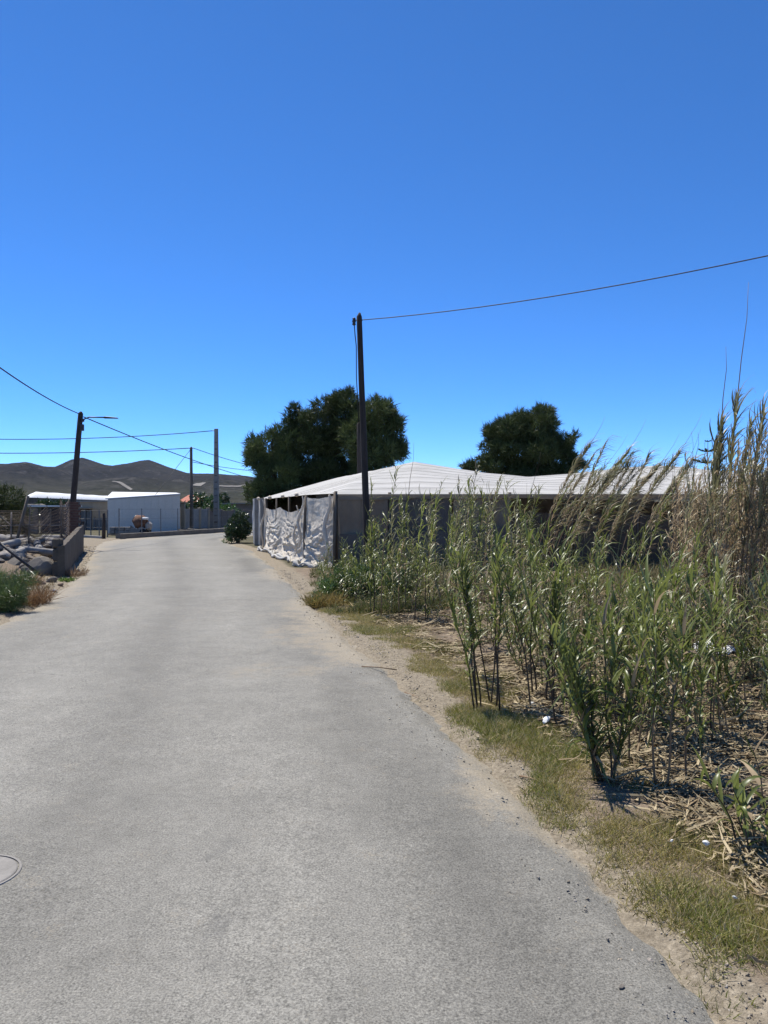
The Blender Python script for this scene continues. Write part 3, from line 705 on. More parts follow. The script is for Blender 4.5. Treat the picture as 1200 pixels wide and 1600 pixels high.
# ------------------------------------------------------------------ foliage crowns
def crown_mesh(name, blobs, n_per_m2, L, W, base=(1, 1, 1), outward=0.6, droop=0.0, fill=0.25, shape='tuft', origin=(0, 0, 0), tuft=6):
    """blobs: (cx,cy,cz,rx,ry,rz). Small blades gathered in tufts on the lumpy shells"""
    parts = []
    for (cx, cy, cz, rx, ry, rz) in blobs:
        area = 4 * math.pi * ((rx * ry) ** 1.6 / 3 + (rx * rz) ** 1.6 / 3 + (ry * rz) ** 1.6 / 3) ** (1 / 1.6)
        n = max(12, int(area * n_per_m2))
        d = rand_dirs(n)
        lump = 0.72 + 0.42 * fbm(d[:, 0] * 2.2 + cx * 3 + 5, d[:, 1] * 2.2 + d[:, 2] * 2.7 + cz * 2 + 9, 171, 3)
        r = lump * (1 - fill * NR.random(n) ** 1.5)
        c = d * r[:, None] * np.array([rx, ry, rz]) + np.array([cx, cy, cz])
        tone = np.clip(0.75 + 0.5 * NR.random(n), 0, 2)
        cc = np.repeat(c, tuft, 0); dd = np.repeat(d, tuft, 0); m = len(cc)
        D = unit(dd * outward + np.array([0, 0, 0.35 - droop]) + NR.normal(size=(m, 3)) * 0.55)
        col = (np.repeat(tone, tuft)[:, None] * np.array(base)) * (0.8 + 0.4 * NR.random((m, 1)))
        parts.append(blades(cc + NR.normal(size=(m, 3)) * L * .18, D, L * (0.6 + 0.8 * NR.random(m)), W * (0.7 + .6 * NR.random(m)), col, seg=1 if shape == 'tuft' else 2, bend=NR.normal(size=(m, 3)) * .25))
    V, F, C = join(parts)
    return np_mesh(name, V - np.array(origin), F, False, C)

def limb_pts(a, b, n=7, wob=.15):
    a = Vector(a); b = Vector(b)
    return [a + (b - a) * (k / (n - 1)) + Vector((RND.uniform(-wob, wob), RND.uniform(-wob, wob), RND.uniform(-wob, wob) * .5)) * math.sin(math.pi * k / (n - 1)) for k in range(n)]

def pine(base, blobs, r0, label, dens=26, L=.34, W=.024, sub=14, name='pine_tree', group=None, mat='pine_needles', spread=0.84):
    e = empty(name, base); tag(e, label, 'tree', group); B = Vector(base)
    top = max(b[2] + b[5] * .5 for b in blobs); cx = sum(b[0] for b in blobs) / len(blobs); cy = sum(b[1] for b in blobs) / len(blobs)
    MB().tube([p - B for p in limb_pts(B - Vector((0, 0, .2)), (cx, cy, top), 9, .25)], [r0 * (1 - .85 * k / 8) for k in range(9)], 9).build('trunk', MAT['bark'], e, True)
    small = []
    for bl in blobs:
        a = B + (Vector((cx, cy, top)) - B) * RND.uniform(.3, .6)
        MB().tube([p - B for p in limb_pts(a, bl[:3], 7, .2)], [r0 * .42 * (1 - .8 * k / 6) for k in range(7)], 6).build('limb', MAT['bark'], e, True)
        k = sub
        for d in rand_dirs(k):
            rr = RND.uniform(.24, .44)
            small.append((bl[0] + d[0] * bl[3] * spread, bl[1] + d[1] * bl[4] * spread, bl[2] + d[2] * bl[5] * spread, bl[3] * rr, bl[4] * rr, bl[5] * rr * .9))
        small.append((bl[0], bl[1], bl[2], bl[3] * .72, bl[4] * .72, bl[5] * .72))
    obj('crown', crown_mesh('crown', small, dens, L, W, outward=.8, fill=.45, origin=B), MAT[mat], e)
    return e

def blob(px, py, d, rpx, rpy, ry=None, dd=0):
    c = P(px, py, d + dd); return (c.x, c.y, c.z, rpx / FPX * d, (ry if ry else rpx / FPX * d), rpy / FPX * d)

D1 = 44
pine((P(425, 800, D1).x, D1, 0), [blob(420, 700, D1, 34, 36, 1.3), blob(432, 745, D1, 44, 34, 1.5), blob(408, 722, D1, 24, 26, 1.0), blob(448, 690, D1, 16, 18, .8), blob(420, 770, D1, 36, 20, 1.4)], .22,
     'dark pine at the lane end of the row behind the greenhouse', group='pines behind the greenhouse')
D2 = 45
pine((P(510, 800, D2).x, D2, 0), [blob(465, 660, D2, 22, 24, 1.0), blob(500, 665, D2, 36, 38, 1.5), blob(540, 650, D2, 34, 36, 1.5), blob(488, 710, D2, 46, 44, 1.8), blob(535, 705, D2, 42, 46, 1.8), blob(505, 752, D2, 60, 30, 2.0), blob(530, 632, D2, 16, 16, .8)], .28,
     'tallest dark pine in the middle of the row behind the greenhouse', group='pines behind the greenhouse')
D3 = 43
pine((P(585, 800, D3).x, D3, 0), [blob(588, 645, D3, 28, 30, 1.2), blob(596, 690, D3, 32, 36, 1.4), blob(572, 715, D3, 36, 38, 1.5), blob(616, 700, D3, 19, 20, .8), blob(620, 662, D3, 10, 10, .5), blob(560, 670, D3, 24, 30, 1.2), blob(585, 755, D3, 40, 22, 1.6)], .24,
     'dark pine directly behind the tall timber pole', group='pines behind the greenhouse')
D4 = 48
pine((P(825, 800, D4).x, D4, 0), [blob(800, 668, D4, 38, 26, 1.5), blob(840, 668, D4, 40, 30, 1.6), blob(775, 692, D4, 26, 22, 1.1), blob(880, 690, D4, 22, 20, 1.0), blob(820, 705, D4, 52, 36, 2.0), blob(865, 722, D4, 36, 24, 1.5), blob(775, 728, D4, 38, 20, 1.5), blob(740, 730, D4, 16, 9, .7), blob(900, 728, D4, 16, 9, .7), blob(830, 745, D4, 60, 16, 2)], .3,
     'round dark pine standing alone behind the right half of the roof')
# young star-tiered conifer far behind the reeds
Bn = P(1103, 800, 55); Bn.z = 0
e = empty('tiered_conifer', Bn); tag(e, 'thin young conifer with flat tiers of branches above the reeds', 'tree')
topn = P(1106, 688, 55) - Bn
MB().tube([(0, 0, -.2), topn * .5, topn], [.09, .05, .012], 7).build('trunk', MAT['bark'], e, True)
parts = []
for zpx, rad in ((690, .22), (706, .62), (724, 1.15), (744, 1.5), (764, 1.8)):
    z = P(0, zpx, 55).z; tx = topn.x * z / topn.z
    for k in range(7):
        a = 2 * math.pi * k / 7 + zpx; n = 130
        s = NR.random(n); c = np.stack([tx + np.cos(a) * s * rad, np.sin(a) * s * rad, z + .28 * rad * s ** 1.6 + 0 * s], 1)
        D = unit(np.stack([np.cos(a) + NR.normal(size=n) * .7, np.sin(a) + NR.normal(size=n) * .7, .6 + NR.normal(size=n) * .4], 1))
        parts.append(blades(c, D, .2 * (.5 + NR.random(n)) * min(1, rad), np.full(n, .03), np.full((n, 3), .9)))
V, F, C = join(parts)
obj('crown', np_mesh('crown', V, F, False, C), MAT['pine_needles'], e)

def bush(name, base, blobs, label, dens, L, W, mat, cat='bush', stems=5, base_col=(1, 1, 1), outward=.5, tuft=4, group=None, fill=.35):
    e = empty(name, base); tag(e, label, cat, group); B = Vector(base)
    m = MB()
    for k in range(stems):
        bl = blobs[k % len(blobs)]
        m.tube([p - B for p in limb_pts(B + Vector((RND.uniform(-.1, .1), RND.uniform(-.1, .1), -.05)), (bl[0], bl[1], bl[2]), 5, .08)], [.03, .025, .02, .015, .008], 5)
    m.build('stems', MAT['bark'], e, True)
    obj('crown', crown_mesh('crown', blobs, dens, L, W, base_col, outward, 0, fill, 'leaf', B, tuft), MAT[mat], e)
    return e
d = 36.0
bc = P(371, 848, d); bc.z = 0
bl = [blob(371, 824, d, 20, 22, .62), blob(364, 832, d, 13, 15, .5), blob(380, 828, d, 13, 17, .5), blob(376, 810, d, 13, 12, .4), blob(368, 838, d, 16, 10, .5)]
bush('round_bush', bc, bl, 'rounded dense green bush at the end of the greenhouse', 60, .10, .03, 'bush_leaf')
bush('dry_weed', P(354, 848, 35.5), [blob(354, 846, 35.5, 7, 5, .3)], 'small dry grey weed at the foot of the rounded bush', 60, .16, .008, 'bush_leaf', 'weed', 3, (2.2, 1.8, 1.4))

# ------------------------------------------------------------------ far buildings beyond the bend
def boxpart(name, parent, o, size, mat, rz=0, bevel=0):
    return MB().box(o, size, rz).build(name, MAT[mat], parent, bevel=bevel)

# white shed: real wall of upright panels, mono-pitch roof
wL_ = P(168, 833, 50); wR_ = P(281, 833, 51.5); wL_.z = wR_.z = 0
e = empty('white_shed', wL_); tag(e, 'plain white shed of upright panels behind the wire fence', 'shed')
dv = wR_ - wL_; n = 10; zL, zR = 2.2, 2.53
for k in range(n):
    a = dv * (k / n); b_ = dv * ((k + 1) / n - .0008); za = zL + (zR - zL) * k / n; zb = zL + (zR - zL) * (k + 1) / n
    V = [(a.x, a.y, 0), (b_.x, b_.y, 0), (b_.x, b_.y, zb), (a.x, a.y, za)]; V += [(x, y + .06, z) for x, y, z in V]
    MB().add(V, [(0, 1, 2, 3), (7, 6, 5, 4), (0, 4, 5, 1), (1, 5, 6, 2), (2, 6, 7, 3), (3, 7, 4, 0)]).build('panel', MAT['white_panel'], e, bevel=.006)
bk = Vector((-2.0, 6.5, 0))
V = [(-.12, -.06, zL + .02), (dv.x + .05, dv.y - .06, zR + .02), (dv.x + bk.x, dv.y + bk.y, zR + .22), (bk.x, bk.y, 2.78)]
V += [(x, y, z + .07) for x, y, z in V]
MB().add(V, [(3, 2, 1, 0), (4, 5, 6, 7), (0, 1, 5, 4), (1, 2, 6, 5), (2, 3, 7, 6), (3, 0, 4, 7)]).build('roof', MAT['white_roof'], e)
for a, b_, za, zb in ((Vector((0, .07, 0)), bk, zL, 2.75), (dv + Vector((0, .07, 0)), dv + bk, zR, zR + .2), (bk, dv + bk, 2.75, zR + .2)):
    MB().add([(a.x, a.y, 0), (b_.x, b_.y, 0), (b_.x, b_.y, zb), (a.x, a.y, za)], [(0, 1, 2, 3)]).build('side_wall', MAT['white_panel'], e)

# beige low building to its left
bb = P(118, 830, 58); bb.z = 0
e = empty('beige_building', bb); tag(e, 'low beige flat-roofed building with grey shutters beside the white shed', 'building')
w = P(170, 0, 58).x - bb.x
boxpart('wall', e, (w / 2, 1.5, 1.06), (w, 3.0, 2.12), 'beige_wall')
boxpart('roof_edge', e, (w / 2, 1.45, 2.17), (w + .1, 3.2, .1), 'concrete')
boxpart('awning', e, (.55, -.32, 1.66), (1.5, .7, .06), 'concrete')
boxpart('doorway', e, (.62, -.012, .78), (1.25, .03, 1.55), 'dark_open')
for k in range(3):
    boxpart('shutter', e, (.2 + k * .42, -.05, .74), (.36, .04, 1.45), 'shutter', bevel=.005)
boxpart('lower_cladding', e, (1.9, -.03, .45), (1.05, .04, .9), 'shutter')
for k in range(2): boxpart('cladding_post', e, (1.5 + k * .6, -.07, .5), (.05, .04, 1.0), 'metal_grey')
# open lean-to further left
sb_ = P(38, 838, 50); sb_.z = 0
e = empty('lean_to', sb_); tag(e, 'open shed with pale flat roof and dark blue opening behind the rubble', 'shed')
w = P(100, 0, 50).x - sb_.x
boxpart('roof', e, (w / 2, 1.2, 1.78), (w + .3, 2.8, .09), 'white_roof')
boxpart('wall', e, (w / 2, 2.4, .85), (w, .12, 1.72), 'brown_wall')
boxpart('front_wall', e, (.45, .05, .85), (.9, .12, 1.7), 'brown_wall')
boxpart('opening', e, (1.75, .3, .85), (1.5, .1, 1.6), 'opening_shade')  # dark panel, its colour stands for the shaded inside
for k in range(4): boxpart('post', e, (.05 + k * (w - .1) / 3, 0, .85), (.08, .08, 1.7), 'wood_light')
for k in range(7):
    p = Vector((RND.uniform(-.1, 1.1), RND.uniform(0, .8), 1.85))
    me_ = MB(); me_.box(p, (RND.uniform(.2, .5), .3, RND.uniform(.06, .14)), RND.uniform(0, 3), Matrix.Rotation(RND.uniform(0, 3), 3, 'Z') @ Matrix.Rotation(RND.uniform(-.2, .2), 3, 'X'))
    o = me_.build('rubble_lump', MAT['rock'], e, bevel=.03)
# far white greenhouse roof
g0 = P(38, 782, 110); g1 = P(200, 778, 165); g0.z = g1.z = 0
e = empty('far_greenhouse', g0); tag(e, 'long white greenhouse roof in the distance below the hills', 'greenhouse')
dv = g1 - g0; n = 40; V = []; F = []
cross = Vector((-.35, .94, 0)) * 26
for i in range(n + 1):
    a = dv * (i / n)
    for t, z in ((0, 3.25), (.02, 3.45), (.12, 3.95 + .02 * math.sin(i * 1.7)), (.3, 4.25 + .03 * math.sin(i * .9)), (1, 4.3)):
        sc = min(1, (i + .5) / 2.0); q = a + cross * t; V.append((q.x, q.y, 3.2 + (z - 3.2) * sc))
for i in range(n):
    for k in range(4): F.append((i * 5 + k, i * 5 + k + 1, (i + 1) * 5 + k + 1, (i + 1) * 5 + k))
me_ = bpy.data.meshes.new('roof'); me_.from_pydata(V, [], [f[::-1] for f in F])
for p_ in me_.polygons: p_.use_smooth = True
obj('roof', me_, MAT['white_roof'], e)
me_ = bpy.data.meshes.new('side_wall'); me_.from_pydata([(0, .1, 0), (dv.x, dv.y + .1, 0), (dv.x, dv.y + .1, 3.25), (0, .1, 3.25)], [], [(0, 1, 2, 3)])
obj('side_wall', me_, MAT['net_dark'], e)
for i in range(12):
    a = dv * (i / 11); MB().tube([(a.x, a.y - .05, -.1), (a.x, a.y - .05, 3.25)], .07, 6).build('post', MAT['wood_light'], e)
# hedges in front of it
for (x0, y0, d0, rx, rz, lab) in ((92, 788, 72, 34, 9, 'low dark hedge under the far white greenhouse'), (150, 789, 78, 30, 8, 'dark hedge behind the beige building roof')):
    bs_ = [blob(x0 + k * rx / 3, y0 + 4 + RND.uniform(-2, 2), d0, rx / 2.4, rz * RND.uniform(.8, 1.2), 1.2) for k in (-2, -1, 0, 1, 2)]
    bs_ += [blob(x0 + k * rx / 3, y0 + 16, d0, rx / 2.2, rz * 1.2, 1.2) for k in (-2, -1, 0, 1, 2)]
    bush('dark_hedge', (P(x0, 0, d0).x, d0, 0), bs_, lab, 9, .28, .05, 'bush_leaf', 'hedge', 6, (.8, .8, .8))
# dark feathery tree over the lot
dt = 31
bush('feathery_shrub', (P(8, 0, dt).x, dt, 0), [blob(-12, 785, dt, 26, 30, .8), blob(15, 785, dt, 22, 24, .8), blob(30, 808, dt, 16, 28, .7), blob(5, 815, dt, 36, 28, .9), blob(-30, 775, dt, 26, 26, .8), blob(10, 835, dt, 34, 18, .8)],
     'dark feathery shrub behind the leaning wire fence', 55, .22, .011, 'pine_needles', 'shrub', 9, (1.05, 1.0, .9), .5, 5)

# red-roofed house, grey walls and trees right of the shed
hb = P(280, 0, 85); hb.z = 0
e = empty('red_roof_house', hb); tag(e, 'small cream house with a red hipped roof beyond the shed', 'house')
boxpart('wall', e, (.9, 1.6, 1.2), (2.0, 2.8, 2.4), 'beige_wall')
V = [(-.25, .0, 2.35), (2.15, .0, 2.35), (2.15, 3.2, 2.35), (-.25, 3.2, 2.35), (.6, 1.6, 3.15), (1.3, 1.6, 3.15)]
MB().add(V, [(0, 1, 5, 4), (1, 2, 5), (2, 3, 4, 5), (3, 0, 4), (3, 2, 1, 0)]).build('roof', MAT['tile'], e)
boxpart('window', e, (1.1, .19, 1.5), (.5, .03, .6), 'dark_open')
def lowwall(name, p0, p1, h, mat, label, n=1, th=.16, caps=None):
    p0 = Vector(p0); p1 = Vector(p1); e = empty(name, p0); tag(e, label, 'wall'); dv = p1 - p0; a = math.atan2(dv.y, dv.x)
    for k in range(n):
        c = dv * ((k + .5) / n)
        boxpart('panel', e, (c.x, c.y, h / 2), (dv.length / n - .02, th, h * RND.uniform(.98, 1.0)), mat, a, .01)
    for k in range(n + 1):
        c = dv * (k / n); boxpart('pillar', e, (c.x, c.y, h / 2 + .05), (.2, .24, h + .1), caps or mat, a, .01)
    return e
q0 = P(284, 0, 60); q1 = P(325, 0, 62); q2 = P(326, 0, 62.5); q3 = P(400, 0, 68)
for q in (q0, q1, q2, q3): q.z = 0
lowwall('boundary_wall', q0, q1, 1.6, 'grey_wall', 'pale grey panel wall between the shed and the poles', 3, caps='beige_wall')
lowwall('boundary_wall', q2, q3, 1.45, 'brown_wall', 'brown wall behind the square concrete pole', 4)
gp_ = P(286, 0, 56); gp_.z = 0
e = empty('gate_pillar', gp_); tag(e, 'tan plastered gate pillar at the corner of the white shed', 'pillar')
boxpart('shaft', e, (0, 0, 1.0), (.3, .3, 2.0), 'beige_wall', 0, .02); boxpart('cap', e, (0, 0, 2.05), (.42, .42, .1), 'brown_wall', 0, .02)
fb = P(300, 0, 78); fb.z = 0
e = empty('brown_building', fb); tag(e, 'long low brown flat-roofed building behind the two far poles', 'building')
boxpart('wall', e, (4.2, 2, 1.05), (8.4, 3.6, 2.1), 'brown_wall'); boxpart('roof_edge', e, (4.2, 1.9, 2.14), (8.6, 4.0, .1), 'concrete')
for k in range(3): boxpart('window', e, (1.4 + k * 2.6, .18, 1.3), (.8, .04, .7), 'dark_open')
for (x0, y0, d0, rx, rz, lab, colr) in ((333, 788, 70, 14, 13, 'bright green garden tree left of the concrete pole', (1.7, 1.9, 1.2)), (356, 797, 69, 15, 9, 'bright green garden shrub right of the concrete pole', (1.7, 1.9, 1.2)),
                                  (350, 778, 95, 8, 9, 'small dark tree rising over the brown building', (.7, .7, .7)), (310, 783, 74, 16, 14, 'dusty olive tree behind the round timber pole', (1.1, 1.0, .8)), (284, 793, 66, 12, 9, 'green shrub below the red roof', (1.2, 1.2, .9))):
    bush('garden_tree', (P(x0, 0, d0).x, d0, 0), [blob(x0, y0, d0, rx, rz, .9), blob(x0 - rx * .5, y0 + 4, d0, rx * .6, rz * .8, .7), blob(x0 + rx * .5, y0 + 5, d0, rx * .6, rz * .8, .7)], lab, 14, .22, .05, 'bush_leaf', 'tree', 4, colr)
# distant farm buildings as specks under the hills
for i, (px, d0, w, h, c, lab) in enumerate(((110, 600, 9, 3.5, 'white_panel', 'tiny white farm building below the central peak'), (240, 620, 8, 4, 'white_panel', 'tiny white farm building above the shed roof'), (186, 560, 9, 3, 'white_panel', 'tiny pale farm building at the foot of the dirt track'), (221, 540, 6, 3, 'white_panel', 'smallest pale speck of a farm building over the shed'))):
    p = P(px, 0, d0); p.z = 0
    e = empty('farm_building', p); tag(e, lab, 'building', 'far farm buildings')
    boxpart('wall', e, (0, 0, h / 2 + 2), (w, 6, h + 4), c); boxpart('roof', e, (0, 0, h + 4.1), (w + .6, 6.6, .3), 'white_roof')
# scattered far scrub bushes on the plain
parts = []
for k in range(260):
    d0 = 130 + 600 * RND.random() ** 1.3; x0 = RND.uniform(-.55, .3) * d0
    r = RND.uniform(.6, 2.0); n = 26; dd = rand_dirs(n); dd[:, 2] = np.abs(dd[:, 2])
    c = dd * r * np.array([1.4, 1.0, .8]) * .7 + np.array([x0, d0, 0])
    parts.append(blades(c, unit(dd + NR.normal(size=(n, 3)) * .4), np.full(n, r * .7), np.full(n, r * .22), np.full((n, 3), RND.uniform(.6, 1.2))))
V, F, C = join(parts)
o = obj('scrub', np_mesh('scrub', V, F, False, C), MAT['bush_leaf']); tag(o, 'scattered scrub bushes dotting the far plain', 'scrub', None, 'stuff')

# ------------------------------------------------------------------ kerb, wire fence, yard things
KP = [P(188, 842, 40.8), P(222, 840, 42.6), P(262, 838, 45.2), P(302, 836, 48.3), P(345, 833, 52.0), P(372, 830, 57), P(420, 828, 62)]
for k in KP: k.z = 0
m_ = MB(); prof = [(-.13, -.1), (-.13, .27), (.13, .27), (.13, -.1)]
V = []; F = []
for i, p in enumerate(KP):
    t = (KP[min(i + 1, len(KP) - 1)] - KP[max(i - 1, 0)]).normalized(); nn = Vector((-t.y, t.x, 0))
    for o_, z in prof: V.append(p + nn * (o_ + .15) + Vector((0, 0, z)))
for i in range(len(KP) - 1):
    for k in range(4): F.append((i * 4 + k, i * 4 + (k + 1) % 4, (i + 1) * 4 + (k + 1) % 4, (i + 1) * 4 + k))
F += [(0, 1, 2, 3)]
o = m_.add(V, F).build('kerb', MAT['concrete_dark'], None, bevel=.02); tag(o, 'low cement kerb wall along the bend', None, None, 'structure')
K2 = [P(150, 833, 45), P(162, 841, 42.2), P(186, 843, 40.9)]
e = empty('wire_fence', KP[0]); tag(e, 'thin wire fence of slim steel posts on the kerb by the shed', 'fence')
O = KP[0]
def kerb_pt(s):
    L_ = [(KP[i + 1] - KP[i]).length for i in range(len(KP) - 1)]; s *= sum(L_)
    for i, l in enumerate(L_):
        if s <= l: return KP[i] + (KP[i + 1] - KP[i]) * (s / l)
        s -= l
    return KP[-1]
fp = [kerb_pt(k / 11) + Vector((-.12, .15, 0)) for k in range(12)]
for p in fp: MB().tube([p - O + Vector((0, 0, .2)), p - O + Vector((0, 0, 1.62))], .03, 6).build('post', MAT['metal_grey'], e)
for z in (.5, 1.05, 1.58):
    MB().tube([p - O + Vector((0, -.035, z)) for p in fp], .005, 4).build('wire', MAT['metal_grey'], e)
# strainer post and left run of the fence with gate posts
pb = P(162, 843, 41); pb.z = 0
o = MB().tube([(0, 0, -.2), (.01, 0, .7), (0, 0, 1.38)], [.10, .095, .09], 9).build('timber_post', MAT['wood_pole'], None, True); o.location = pb
tag(o, 'thick dark timber post at the driveway corner of the wire fence', 'post')
e = empty('yard_fence', P(118, 0, 46) * Vector((1, 1, 0)) if False else Vector((P(118, 0, 46).x, 46, 0))); tag(e, 'wire fence with steel posts in front of the beige building', 'fence')
O = Vector(e.location)
fp = [Vector((P(px, 0, dd_).x, dd_, 0)) for px, dd_ in ((122, 46), (132, 46), (142, 45.6), (155, 45), (168, 43.5))]
for p in fp: MB().tube([p - O + Vector((0, 0, -.1)), p - O + Vector((0, 0, 1.55))], .035, 6).build('post', MAT['metal_grey'], e)
for z in (.5, 1.0, 1.5): MB().tube([p - O + Vector((0, -.04, z)) for p in fp], .006, 4).build('wire', MAT['metal_grey'], e)
MB().tube([(fp[0] - O) + Vector((.4, -.3, -.1)), (fp[0] - O) + Vector((.4, -.3, .85))], .09, 8).build('gate_post', MAT['wood_pole'], e)
a = P(118, 838, 44); c_ = P(160, 842, 41.3)
o = MB().box((0, 0, .06), ((c_ - a).length, .14, .14), math.atan2(c_.y - a.y, c_.x - a.x)).build('edging_strip', MAT['concrete'], None, bevel=.015); o.location = ((a.x + c_.x) / 2, (a.y + c_.y) / 2, 0)
tag(o, 'pale concrete edging strip beside the sandy driveway', 'edging')
# cement mixer
cm = P(219, 836, 46.0); cm.z = 0.02
e = empty('cement_mixer', cm); tag(e, 'dusty cement mixer with rusty drum in front of the white shed', 'cement mixer')
Mt = Matrix.Rotation(math.radians(-58), 3, 'Y')
MB().lathe([(.10, -.42), (.30, -.38), (.43, -.12), (.44, .06), (.24, .42), (.22, .42)], 16, Mt, (0.02, 0, .78)).build('drum', MAT['rust'], e, True)
MB().lathe([(.235, 0), (.25, .03), (.235, .06)], 16, Mt, Vector((0.02, 0, .78)) + Mt @ Vector((0, 0, .38))).build('drum_rim', MAT['metal_grey'], e, True)
m_ = MB()
for s in (-1, 1):
    m_.tube([(-.55, s * .4, .05), (-.4, s * .42, .5), (-.1, s * .42, .3), (.3, s * .4, .5), (.5, s * .36, .05)], .035, 6)
m_.tube([(-.55, -.4, .05), (-.55, .4, .05)], .035, 6); m_.tube([(.5, -.36, .05), (.5, .36, .05)], .035, 6)
m_.build('frame', MAT['metal_grey'], e, True)
MB().add([(-.5, -.46, .12), (.35, -.46, .12), (.42, -.46, .42), (.2, -.46, .52), (-.1, -.46, .36), (-.42, -.46, .62), (-.5, -.46, .12 + .2)] , [(0, 1, 2, 3, 4, 5, 6)]).build('cradle_plate', MAT['metal_grey'], e)
for s in (-1, 1): MB().lathe([(.05, -.04), (.2, -.04), (.2, .04), (.05, .04)], 14, Matrix.Rotation(math.pi / 2, 3, 'X'), (.32, s * .48, .2)).build('wheel', MAT['rubber'], e, True)
MB().box((.55, -.1, .55), (.38, .5, .5), .2).build('motor_housing', MAT['rock'], e, bevel=.12)
MB().box((.38, -.25, 1.0), (.36, .3, .16), .15).build('motor_cover', MAT['white_plastic'], e, bevel=.05)
MB().tube([(.1, -.4, .95), (.35, -.42, .9), (.42, -.42, .7)], .025, 6).build('handle', MAT['rust'], e, True)
p = P(189, 836, 46.2); p.z = 0.02
e = empty('block_pallet', p); tag(e, 'dark pallet of weathered blocks beside the cement mixer', 'pallet')
for k in range(3): boxpart('slat', e, (0, -.25 + k * .25, .05), (1.3, .14, .06), 'wood_light', .05)
for k in range(8):
    boxpart('block', e, (-.46 + (k % 4) * .3, RND.uniform(-.06, .06), .19 + .2 * (k // 4)), (.28, .5, .19), 'block', RND.uniform(-.05, .05), .015)
for i, (px, d0, lab) in enumerate(((285, 50.5, 'black tyre lying beside the corner of the white shed'), (300, 51.5, 'black tyre lying at the foot of the round timber pole'))):
    p = P(px, 833, d0); p.z = 0.06
    m_ = MB(); nn_ = 20; V = []; F = []
    for z0 in (0, .2):
        pass
    o = MB().lathe([(.19, 0.02), (.3, 0), (.34, .06), (.34, .15), (.3, .21), (.19, .19), (.17, .1), (.19, .02)], 20).build('tyre', MAT['rubber'], None, True)
    o.location = p; o.rotation_euler = (.15 * i, .08, i); tag(o, lab, 'tyre', 'tyres by the kerb')

# ------------------------------------------------------------------ the lot on the left: wall, rubble, pipes, leaning fence
w0 = Vector((-7.45, 17.9, 0)); w1 = Vector((-11.35, 29.0, 0))
e = empty('block_wall', w0); tag(e, 'low rendered cement wall running along the left edge of the lane', 'wall')
dv = w1 - w0; n = 30; V = []; F = []
nn = Vector((dv.y, -dv.x, 0)).normalized()
for i in range(n + 1):
    t = i / n; top = .74 + .25 * t + .035 * (RND.random() - .5)
    p = dv * t
    for o_, z in ((0, -.2), (0, top), (.16, top - .02), (.16, -.2)): V.append(p - nn * o_ + Vector((0, 0, z)) + nn * .015 * RND.random())
for i in range(n):
    for k in range(3): F.append((i * 4 + k, i * 4 + k + 1, (i + 1) * 4 + k + 1, (i + 1) * 4 + k))
F += [(3, 2, 1, 0), tuple(n * 4 + k for k in range(4))]
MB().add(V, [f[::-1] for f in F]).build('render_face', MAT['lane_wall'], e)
for k, (zc, hh) in enumerate(((.17, .36), (.52, .3), (.8, .22))):
    MB().box((-.22 + RND.uniform(-.03, .03), .12, zc), (.2, .22, hh), RND.uniform(-.1, .1)).build('block', MAT['lane_wall'], e, bevel=.03)
# brick pier by the lamp post
bp = P(114, 0, 28.6); bp.z = 0
e = empty('brick_pier', bp); tag(e, 'dark red brick pier at the far end of the cement wall', 'pier')
me_b = MB().box((0, 0, 0), (.24, .14, .085)).mesh('brick')
for r in range(19):
    for c in range(2):
        o = obj('brick', me_b, MAT['brick_red'], e); o.location = (-.125 + c * .25 + (.03 if r % 2 else -.03), RND.uniform(-.01, .01), .05 + r * .098)
        m = RND.uniform(-.05, .05); o.rotation_euler = (0, 0, m)
MB().box((0, .02, .93), (.48, .12, 1.86)).build('mortar_core', MAT['concrete_dark'], e)

def rock_mesh(name, size, seed, flat=1.0):
    import bmesh
    bm = bmesh.new(); bmesh.ops.create_icosphere(bm, subdivisions=3 if max(size) > .2 else 2, radius=1)
    r = random.Random(seed); ax = [Vector((r.uniform(-1, 1), r.uniform(-1, 1), r.uniform(-1, 1))).normalized() for _ in range(9)]; cut = [r.uniform(.55, .85) for _ in ax]
    for v in bm.verts:
        for a, c in zip(ax, cut):
            d = v.co.dot(a)
            if d > c: v.co -= a * (d - c)
        v.co = Vector((v.co.x * size[0], v.co.y * size[1], v.co.z * size[2] * flat)) * (1 + r.uniform(-.05, .05) * (1.0 if max(size) < .2 else .7))
    me = bpy.data.meshes.new(name); bm.to_mesh(me); bm.free(); return me
def rock(name, loc, size, mat, label, cat, seed, rz=0, group=None):
    o = obj(name, rock_mesh(name, size, seed), MAT[mat]); o.location = loc; o.rotation_euler = (RND.uniform(-.2, .2), RND.uniform(-.2, .2), rz); return tag(o, label, cat, group)
p = P(58, 902, 18.0); rock('concrete_lump', (p.x, 18.1, .18), (.44, .3, .3), 'concrete_dark', 'large dark chunk of broken concrete in front of the pipes', 'rubble', 3, .3)
p = P(22, 890, 18.4); rock('concrete_lump', (p.x, 18.6, .22), (.34, .26, .26), 'concrete_dark', 'dark concrete chunk above the green weed at the frame edge', 'rubble', 5, 1)
p = P(57, 915, 16.4); rock('brown_rock', (p.x, 16.3, .04), (.24, .2, .17), 'rock_brown', 'rounded brown rock between weed and concrete chunk', 'rock', 9)
p = P(34, 905, 16.2); rock('white_rock', (p.x, 16.2, .18), (.1, .09, .05), 'white_plastic', 'small white slab perched behind the green weed', 'rock', 11)
p = P(75, 912, 16.6); rock('dark_rock', (p.x, 16.8, .03), (.16, .12, .1), 'concrete_dark', 'dark rounded rubble lump beside the brown rock', 'rock', 13)
k = 0
